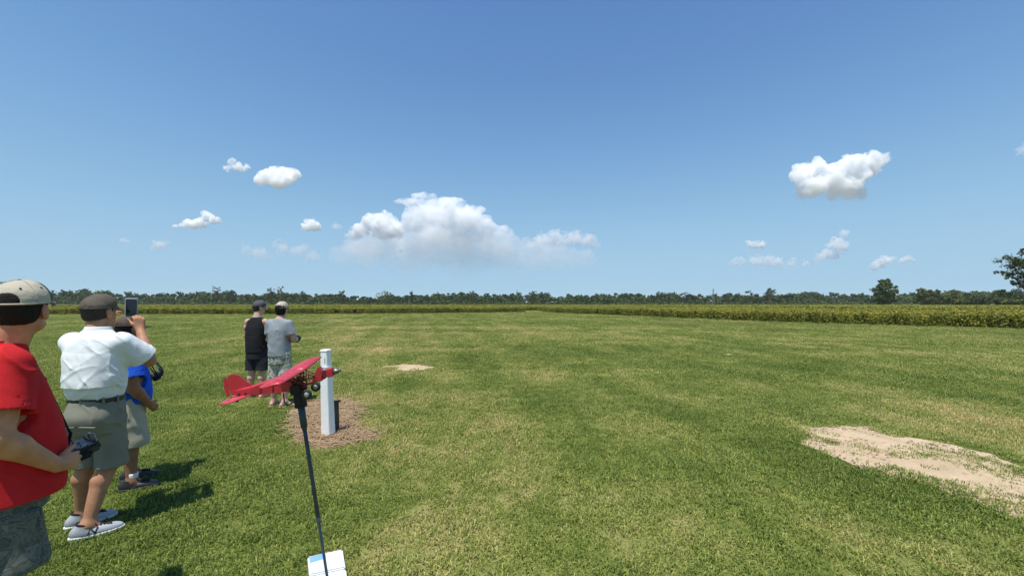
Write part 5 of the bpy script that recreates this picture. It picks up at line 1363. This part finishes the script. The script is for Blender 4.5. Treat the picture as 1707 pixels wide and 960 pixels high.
# ---------------------------------------------------------------- stand
D_ST = 1.75; KS = D_ST / 2.40
top = W(500.5, 668, D_ST); foot = G(577, 1166)
POLE_D = simple("dark_painted_tube", (.045, .047, .048), .45, .35, 25); POLE_G = simple("worn_grey_steel", (.15, .15, .145), .5, .35, 60); SLEEVE = simple("dark_teal_sleeve", (.012, .050, .058), .5, .2, 30)
BLOCKW = simple("white_foam_block", (.66, .68, .69), .6, .05, 30); BLOCKB = simple("pale_blue_patch", (.20, .38, .68), .6, .1, 20)
def stand():
    r = thing("model_stand", "thin leaning dark pole stand carrying the red model aeroplane", "stand", (foot.x, foot.y, 0))
    o = Vector((foot.x, foot.y, 0)); ax = (top - foot).normalized(); P = lambda t: (foot + (top - foot) * t) - o
    q = ax.to_track_quat('Z', 'X').to_matrix()
    bm = bmesh.new(); tube(bm, [P(-.08), P(.60)], .0058, 12); bm_obj("lower_tube", bm, POLE_G, r, smooth=True)
    bm = bmesh.new(); tube(bm, [P(.595), P(.60), P(.93)], [.0068, .0082, .0082], 12); bm_obj("upper_tube", bm, POLE_D, r, smooth=True)
    bm = bmesh.new(); tube(bm, [P(.592), P(.612)], .0095, 12); bm_obj("clamp", bm, POLE_G, r, smooth=True)
    bm = bmesh.new(); tube(bm, [P(.912), P(.913), P(.985)], [.011, .0135, .0142], 14); bm_obj("sleeve", bm, SLEEVE, r, smooth=True)
    bm = bmesh.new(); tube(bm, [P(.902), P(.914)], [.0100, .0108], 12); bm_obj("ferrule", bm, POLE_D, r, smooth=True)
    bm = bmesh.new(); bx(bm, P(1.010), (.034, .040, .066), q); bx(bm, P(1.040) + Vector((0, .024, 0)), (.046, .008, .040), q); bx(bm, P(1.040) - Vector((0, .024, 0)), (.046, .008, .040), q); bx(bm, P(.985), (.044, .030, .018), q)
    bm_obj("cradle", bm, simple("matt_black_rubber", (.010, .010, .011), .8, .2, 60), r, bevel=.003)
    bm = bmesh.new(); tube(bm, [P(.998) + Vector((-.022, -.022, 0)), P(.992) + Vector((-.043, -.022, -.004)), P(1.0) + Vector((-.056, -.022, 0)), P(1.03) + Vector((-.054, -.022, 0))], .0028, 8); bm_obj("hook", bm, BLACKP, r, smooth=True)
    bm = bmesh.new(); tube(bm, [P(-.06) + Vector((0, 0, 0)), P(.04)], [.012, .012], 10); bm_obj("ground_spike", bm, POLE_D, r, smooth=True)
stand()
def white_box():
    """flat white two-leaved case lying on the grass."""
    hz = .050; a = G(512.5, 926.5, hz); b_ = G(571, 914, hz); sl = G(515.5, 957.5, hz); sr = G(576, 944.5, hz); z = Vector((0, 0, 1))
    r = thing("white_case", "flat white case with a pale blue patch lying on the grass behind the pole foot", "case", (a + b_) / 2 - z * hz)
    o = Vector(r.location); dl, dr = sl - a, sr - b_
    def slab(name, q, h0, h1, m, par, bev):
        bm = bmesh.new(); lo = [bm.verts.new(Vector((p.x, p.y, h0)) - o) for p in q]; hi = [bm.verts.new(Vector((p.x, p.y, h1)) - o) for p in q]
        bm.faces.new(lo[::-1]); bm.faces.new(hi)
        for i in range(4): bm.faces.new((lo[i], lo[(i + 1) % 4], hi[(i + 1) % 4], hi[i]))
        return bm_obj(name, bm, m, par, bevel=bev)
    for k in range(2):
        f0 = k * 1.06; f1 = f0 + 1.0
        lf = slab("leaf_panel", [a + dl * f0, b_ + dr * f0, b_ + dr * f1, a + dl * f1], .004, hz, BLOCKW, r, .008)
        mid = lambda u, v: (a + dl * (f0 + v)) * (1 - u) + (b_ + dr * (f0 + v)) * u
        if k == 0: slab("blue_patch", [mid(.04, .07), mid(.50, .05), mid(.50, .34), mid(.05, .40)], hz - .002, hz + .0015, BLOCKB, lf, 0)
        slab("crease", [mid(.56, .04), mid(.585, .04), mid(.60, .96), mid(.575, .96)], hz - .002, hz + .002, BLOCKW, lf, 0)
white_box()

# ---------------------------------------------------------------- red model aeroplane
def film(name, c):
    m, nt, n, l, b = mat(name); tc = n.new("ShaderNodeTexCoord"); nz = noise(n, l, tc.outputs["Object"], 14, 4, .6, .4)
    r = ramp(n, [(.3, tuple(x * .82 for x in c)), (.7, tuple(min(1, x * 1.12) for x in c))]); l.new(nz.outputs[0], r.inputs[0]); l.new(r.outputs[0], b.inputs["Base Color"])
    b.inputs["Roughness"].default_value = .38; b.inputs["Specular IOR Level"].default_value = .5
    tr = n.new("ShaderNodeBsdfTranslucent"); l.new(r.outputs[0], tr.inputs[0]); mx = n.new("ShaderNodeMixShader"); mx.inputs[0].default_value = .18
    l.new(b.outputs[0], mx.inputs[1]); l.new(tr.outputs[0], mx.inputs[2]); l.new(mx.outputs[0], n["Material Output"].inputs[0])
    bump(n, l, b, nz.outputs[0], .2, .004)
    return m
REDF = film("red_covering_film", (.57, .038, .058)); REDD = simple("dark_red_structure", (.12, .014, .018), .55, .25, 30); PINK = film("worn_red_film", (.62, .085, .105))
TYRE = simple("dark_rubber_tyre", (.025, .025, .025), .8, .2, 40); HUB = simple("grey_wheel_hub", (.30, .33, .30), .5, .2, 40); ALU = simple("spun_metal_spinner", (.16, .165, .165), .32, .2, 40, metal=.6)
def aeroplane():
    c = W(495, 620, D_ST)
    r = thing("model_aeroplane", "red high wing model aeroplane with open cabin frame resting on the pole stand", "model aeroplane", c, (math.radians(3.6), math.radians(-9.5), math.radians(9.2))); r.scale = (KS * .88, KS * .90, KS * .94)
    def wing(name, sgn, m):
        bm = bmesh.new(); rings = []
        for i in range(9):
            t = i / 8; y = sgn * (.006 + .394 * t); ch = .162 * (1 - .10 * t - .55 * max(0, t - .8) ** 1.5 * 5); xo = .055 - .006 * t; z = .010 * t
            pr = []
            for k in range(14):
                a = 2 * math.pi * k / 14; u = (1 - math.cos(a)) / 2; th = .11 * ch * (2.6 * math.sqrt(max(u, 0)) * (1 - u) + .04)
                pr.append((xo - ch * u + (0), y, z + (th if math.sin(a) >= 0 else -.12 * th)))
            rings.append([bm.verts.new(q) for q in pr])
        for A, B in zip(rings, rings[1:]):
            for k in range(14): bm.faces.new((A[k], A[(k + 1) % 14], B[(k + 1) % 14], B[k]))
        bm.faces.new(rings[0]); bm.faces.new(rings[-1][::-1])
        w = bm_obj(name, bm, m, r, smooth=True)
        bm = bmesh.new(); prism(bm, [(-.088, sgn * .10), (-.060, sgn * .10), (-.058, sgn * .34), (-.083, sgn * .34)], (1, 0, 0), (0, 1, 0), (0, 0, 1), (0, 0, .0075), .004); bm_obj("aileron", bm, m, w)
        for t in (.2, .4, .6, .8):
            bm = bmesh.new(); y = sgn * .4 * t; tube(bm, [(.036, y, .012 + .01 * t), (.01, y, .0185 + .01 * t), (-.05, y, .010 + .01 * t)], .0016, 5); bm_obj("rib", bm, m, w, smooth=True)
    wing("wing", -1, REDF); wing("wing", 1, REDF)
    # rear fuselage: a tapering box rising to the wing
    bm = bmesh.new(); S_ = []
    for x, zb, zt, hw in ((-.385, -.083, -.048, .006), (-.30, -.090, -.044, .012), (-.20, -.098, -.030, .020), (-.10, -.104, -.012, .028), (-.035, -.106, -.055, .030)):
        S_.append([bm.verts.new(q) for q in ((x, -hw, zb), (x, hw, zb), (x, hw, zt), (x, hw * .3, zt + .010), (x, -hw * .3, zt + .010), (x, -hw, zt))])
    for A, B in zip(S_, S_[1:]):
        for k in range(6): bm.faces.new((A[k], A[(k + 1) % 6], B[(k + 1) % 6], B[k]))
    bm.faces.new(S_[0][::-1]); bm.faces.new(S_[-1]); bm_obj("rear_fuselage", bm, REDF, r)
    for x in (-.24, -.16):
        for sy in (-1, 1):
            bm = bmesh.new(); hw = .016 + .012 * (x + .3) / .2; tube(bm, [(x, sy * (hw + .004), -.095), (x + .012, sy * (hw + .003), -.035)], .0022, 5); bm_obj("stringer", bm, REDD, r, smooth=True)
    # forward keel, longerons and cabin frame left open
    bm = bmesh.new(); bx(bm, (.065, 0, -.085), (.215, .030, .012), Euler((0, math.radians(-10), 0)).to_matrix()); bm_obj("keel", bm, REDF, r, bevel=.003)
    bm = bmesh.new(); bx(bm, (-.005, 0, -.092), (.07, .046, .030)); bm_obj("battery_tray", bm, REDD, r, bevel=.003)
    for sy in (-1, 1):
        y = sy * .026
        for a, b in (((-.08, -.012), (-.02, -.088)), ((-.03, -.004), (.012, -.088)), ((.035, .002), (.010, -.088)), ((.035, .002), (-.03, -.075)), ((.042, .002), (.112, -.045)), ((-.03, -.062), (.105, -.052)), ((-.07, -.045), (.05, -.040)), ((.06, -.015), (.055, -.075))):
            bm = bmesh.new(); tube(bm, [(a[0], y, a[1]), (b[0], y, b[1])], .0042, 6); bm_obj("cabin_strut", bm, REDD, r, smooth=True)
        bm = bmesh.new(); tube(bm, [(.03, sy * .03, -.075), (.0, sy * .20, .006)], .003, 6); bm_obj("wing_strut", bm, REDD, r, smooth=True)
    bm = bmesh.new(); bx(bm, (.0, 0, -.006), (.075, .05, .008)); bm_obj("wing_seat", bm, REDD, r, bevel=.002)
    bm = bmesh.new(); bx(bm, (-.005, 0, -.058), (.055, .032, .022)); bm_obj("servo_pack", bm, BLACKP, r, bevel=.003)
    # nose
    bm = bmesh.new(); prism(bm, [(.088, -.072), (.150, -.083), (.162, -.030), (.150, .012), (.128, -.004), (.108, -.040)], (1, 0, 0), (0, 0, 1), (0, 1, 0), (0, 0, 0), .050); bm_obj("nose_fairing", bm, REDF, r, bevel=.004)
    bm = bmesh.new(); bx(bm, (.172, 0, -.042), (.026, .044, .046)); bm_obj("engine_bay", bm, REDD, r, bevel=.003)
    bm = bmesh.new(); bx(bm, (.205, 0, -.040), (.042, .054, .052)); bm_obj("cowl", bm, REDF, r, bevel=.005)
    bm = bmesh.new(); lathe(bm, [(.010, 0), (.018, .002), (.0175, .016), (.014, .032), (.008, .046), (.002, .053)], Matrix.Translation((.226, 0, -.040)) @ Matrix.Rotation(math.pi / 2, 4, 'Y'), 20); spn = bm_obj("spinner", bm, ALU, r, smooth=True)
    # tail
    fin = [(-.415, -.070), (-.425, -.03), (-.425, .030), (-.412, .052), (-.385, .058), (-.352, .046), (-.322, .010), (-.295, -.024), (-.265, -.036), (-.265, -.060), (-.385, -.075)]
    bm = bmesh.new(); prism(bm, fin, (1, 0, 0), (0, 0, 1), (0, 1, 0), (0, 0, 0), .007); bm_obj("tail_fin", bm, REDF, r, bevel=.0015)
    bm = bmesh.new(); prism(bm, [(-.448, -.078), (-.452, -.02), (-.448, .034), (-.428, .050), (-.4275, -.072)], (1, 0, 0), (0, 0, 1), (0, 1, 0), (0, 0, 0), .006); bm_obj("rudder", bm, REDF, r, bevel=.0015)
    st_ = lambda s: [(-.300, s * .006), (-.318, s * .075), (-.352, s * .138), (-.385, s * .150), (-.408, s * .135), (-.410, s * .006)]
    for s in (-1, 1):
        bm = bmesh.new(); prism(bm, st_(s), (1, 0, 0), (0, 1, 0), (0, 0, 1), (0, 0, -.086), .006); bm_obj("tailplane", bm, PINK, r, bevel=.0015)
        bm = bmesh.new(); prism(bm, [(-.413, s * .012), (-.411, s * .132), (-.436, s * .128), (-.440, s * .012)], (1, 0, 0), (0, 1, 0), (0, 0, 1), (0, 0, -.086), .005); bm_obj("elevator", bm, PINK, r, bevel=.0015)
    for q in ((-.37, -.008, -.07), (-.33, -.012, -.075)):
        bm = bmesh.new(); bx(bm, q, (.014, .012, .010)); bm_obj("control_horn", bm, BLACKP, r, bevel=.002)
    # undercarriage
    for s in (-1, 1):
        bm = bmesh.new(); tube(bm, [(.05, s * .016, -.078), (.065, s * .060, -.118), (.066, s * .085, -.132), (.066, s * .104, -.132)], .003, 8); bm_obj("gear_leg", bm, ALU, r, smooth=True)
        M = Matrix.Translation((.066, s * .094, -.132)) @ Matrix.Rotation(math.pi / 2, 4, 'X')
        bm = bmesh.new(); lathe(bm, [(.015, -.009), (.026, -.010), (.031, -.005), (.031, .005), (.026, .010), (.015, .009)], M, 22); wl_ = bm_obj("wheel", bm, TYRE, r, smooth=True)
        bm = bmesh.new(); lathe(bm, [(.003, -.012), (.015, -.0105), (.017, 0), (.015, .0105), (.003, .012)], M, 18); bm_obj("hub", bm, HUB, wl_, smooth=True)
    bm = bmesh.new(); tube(bm, [(-.375, 0, -.080), (-.392, 0, -.102)], .002, 6); bm_obj("tail_wheel_wire", bm, ALU, r, smooth=True)
    bm = bmesh.new(); lathe(bm, [(.003, -.004), (.011, -.004), (.013, 0), (.011, .004), (.003, .004)], Matrix.Translation((-.394, 0, -.106)) @ Matrix.Rotation(math.pi / 2, 4, 'X'), 14); bm_obj("tail_wheel", bm, TYRE, r, smooth=True)
aeroplane()

# ---------------------------------------------------------------- the model in the air and a bird
def flying_model():
    c = W(668.5, 419, 150)
    r = thing("flying_model", "tiny dark model aeroplane flying in front of the big cloud bank", "model aeroplane", c, (.5, .1, .7)); m = simple("dark_model_paint", (.03, .03, .035), .6)
    bm = bmesh.new(); tube(bm, [(.42, 0, 0), (.36, 0, 0), (0, 0, .01), (-.42, 0, .02)], [.03, .06, .06, .02], 8); bm_obj("fuselage", bm, m, r, smooth=True)
    for s in (-1, 1):
        bm = bmesh.new(); prism(bm, [(.16, 0), (.12, s * .62), (-.06, s * .62), (-.08, 0)], (1, 0, 0), (0, 1, 0), (0, 0, 1), (0, 0, .05), .025); bm_obj("wing", bm, m, r)
    bm = bmesh.new(); prism(bm, [(-.28, -.22), (-.28, .22), (-.42, .22), (-.42, -.22)], (1, 0, 0), (0, 1, 0), (0, 0, 1), (0, 0, .03), .015); bm_obj("tailplane", bm, m, r)
    bm = bmesh.new(); prism(bm, [(-.26, .02), (-.40, .24), (-.46, .24), (-.44, .02)], (1, 0, 0), (0, 0, 1), (0, 1, 0), (0, 0, .0), .015); bm_obj("tail_fin", bm, m, r)
flying_model()
def bird(px, py, d, label):
    r = thing("bird", label, "bird", W(px, py, d), (.3, .0, 1.2)); m = simple("dark_plumage", (.035, .033, .03), .8)
    bm = bmesh.new(); tube(bm, [(.16, 0, .0), (.12, 0, .01), (.02, 0, 0), (-.12, 0, 0), (-.22, 0, 0)], [.008, .028, .045, .03, .02], 8); bm_obj("body", bm, m, r, smooth=True)
    for s in (-1, 1):
        bm = bmesh.new(); prism(bm, [(.07, s * .02), (.10, s * .20), (.03, s * .42), (-.02, s * .26), (-.07, s * .03)], (1, 0, 0), (0, 1, s * .25), (0, -s * .25, 1), (0, 0, .01), .012); bm_obj("wing", bm, m, r)
bird(776, 138, 130, "tiny dark bird high in the empty sky above the big cloud bank")

# ------------------------------------------------------------------ haze: thin summer air over the fields
def haze():
    m = bpy.data.materials.new("haze_air"); m.use_nodes = True; n = m.node_tree.nodes; n.remove(n["Principled BSDF"])
    v = n.new("ShaderNodeVolumePrincipled"); v.inputs["Color"].default_value = (.86, .93, 1.0, 1); v.inputs["Density"].default_value = 0.0001
    m.node_tree.links.new(v.outputs[0], n["Material Output"].inputs["Volume"])
    bm = bmesh.new(); bx(bm, (0, 0, 29), (9600, 9600, 60))
    tag(bm_obj("haze", bm, m), kind='stuff')
haze()
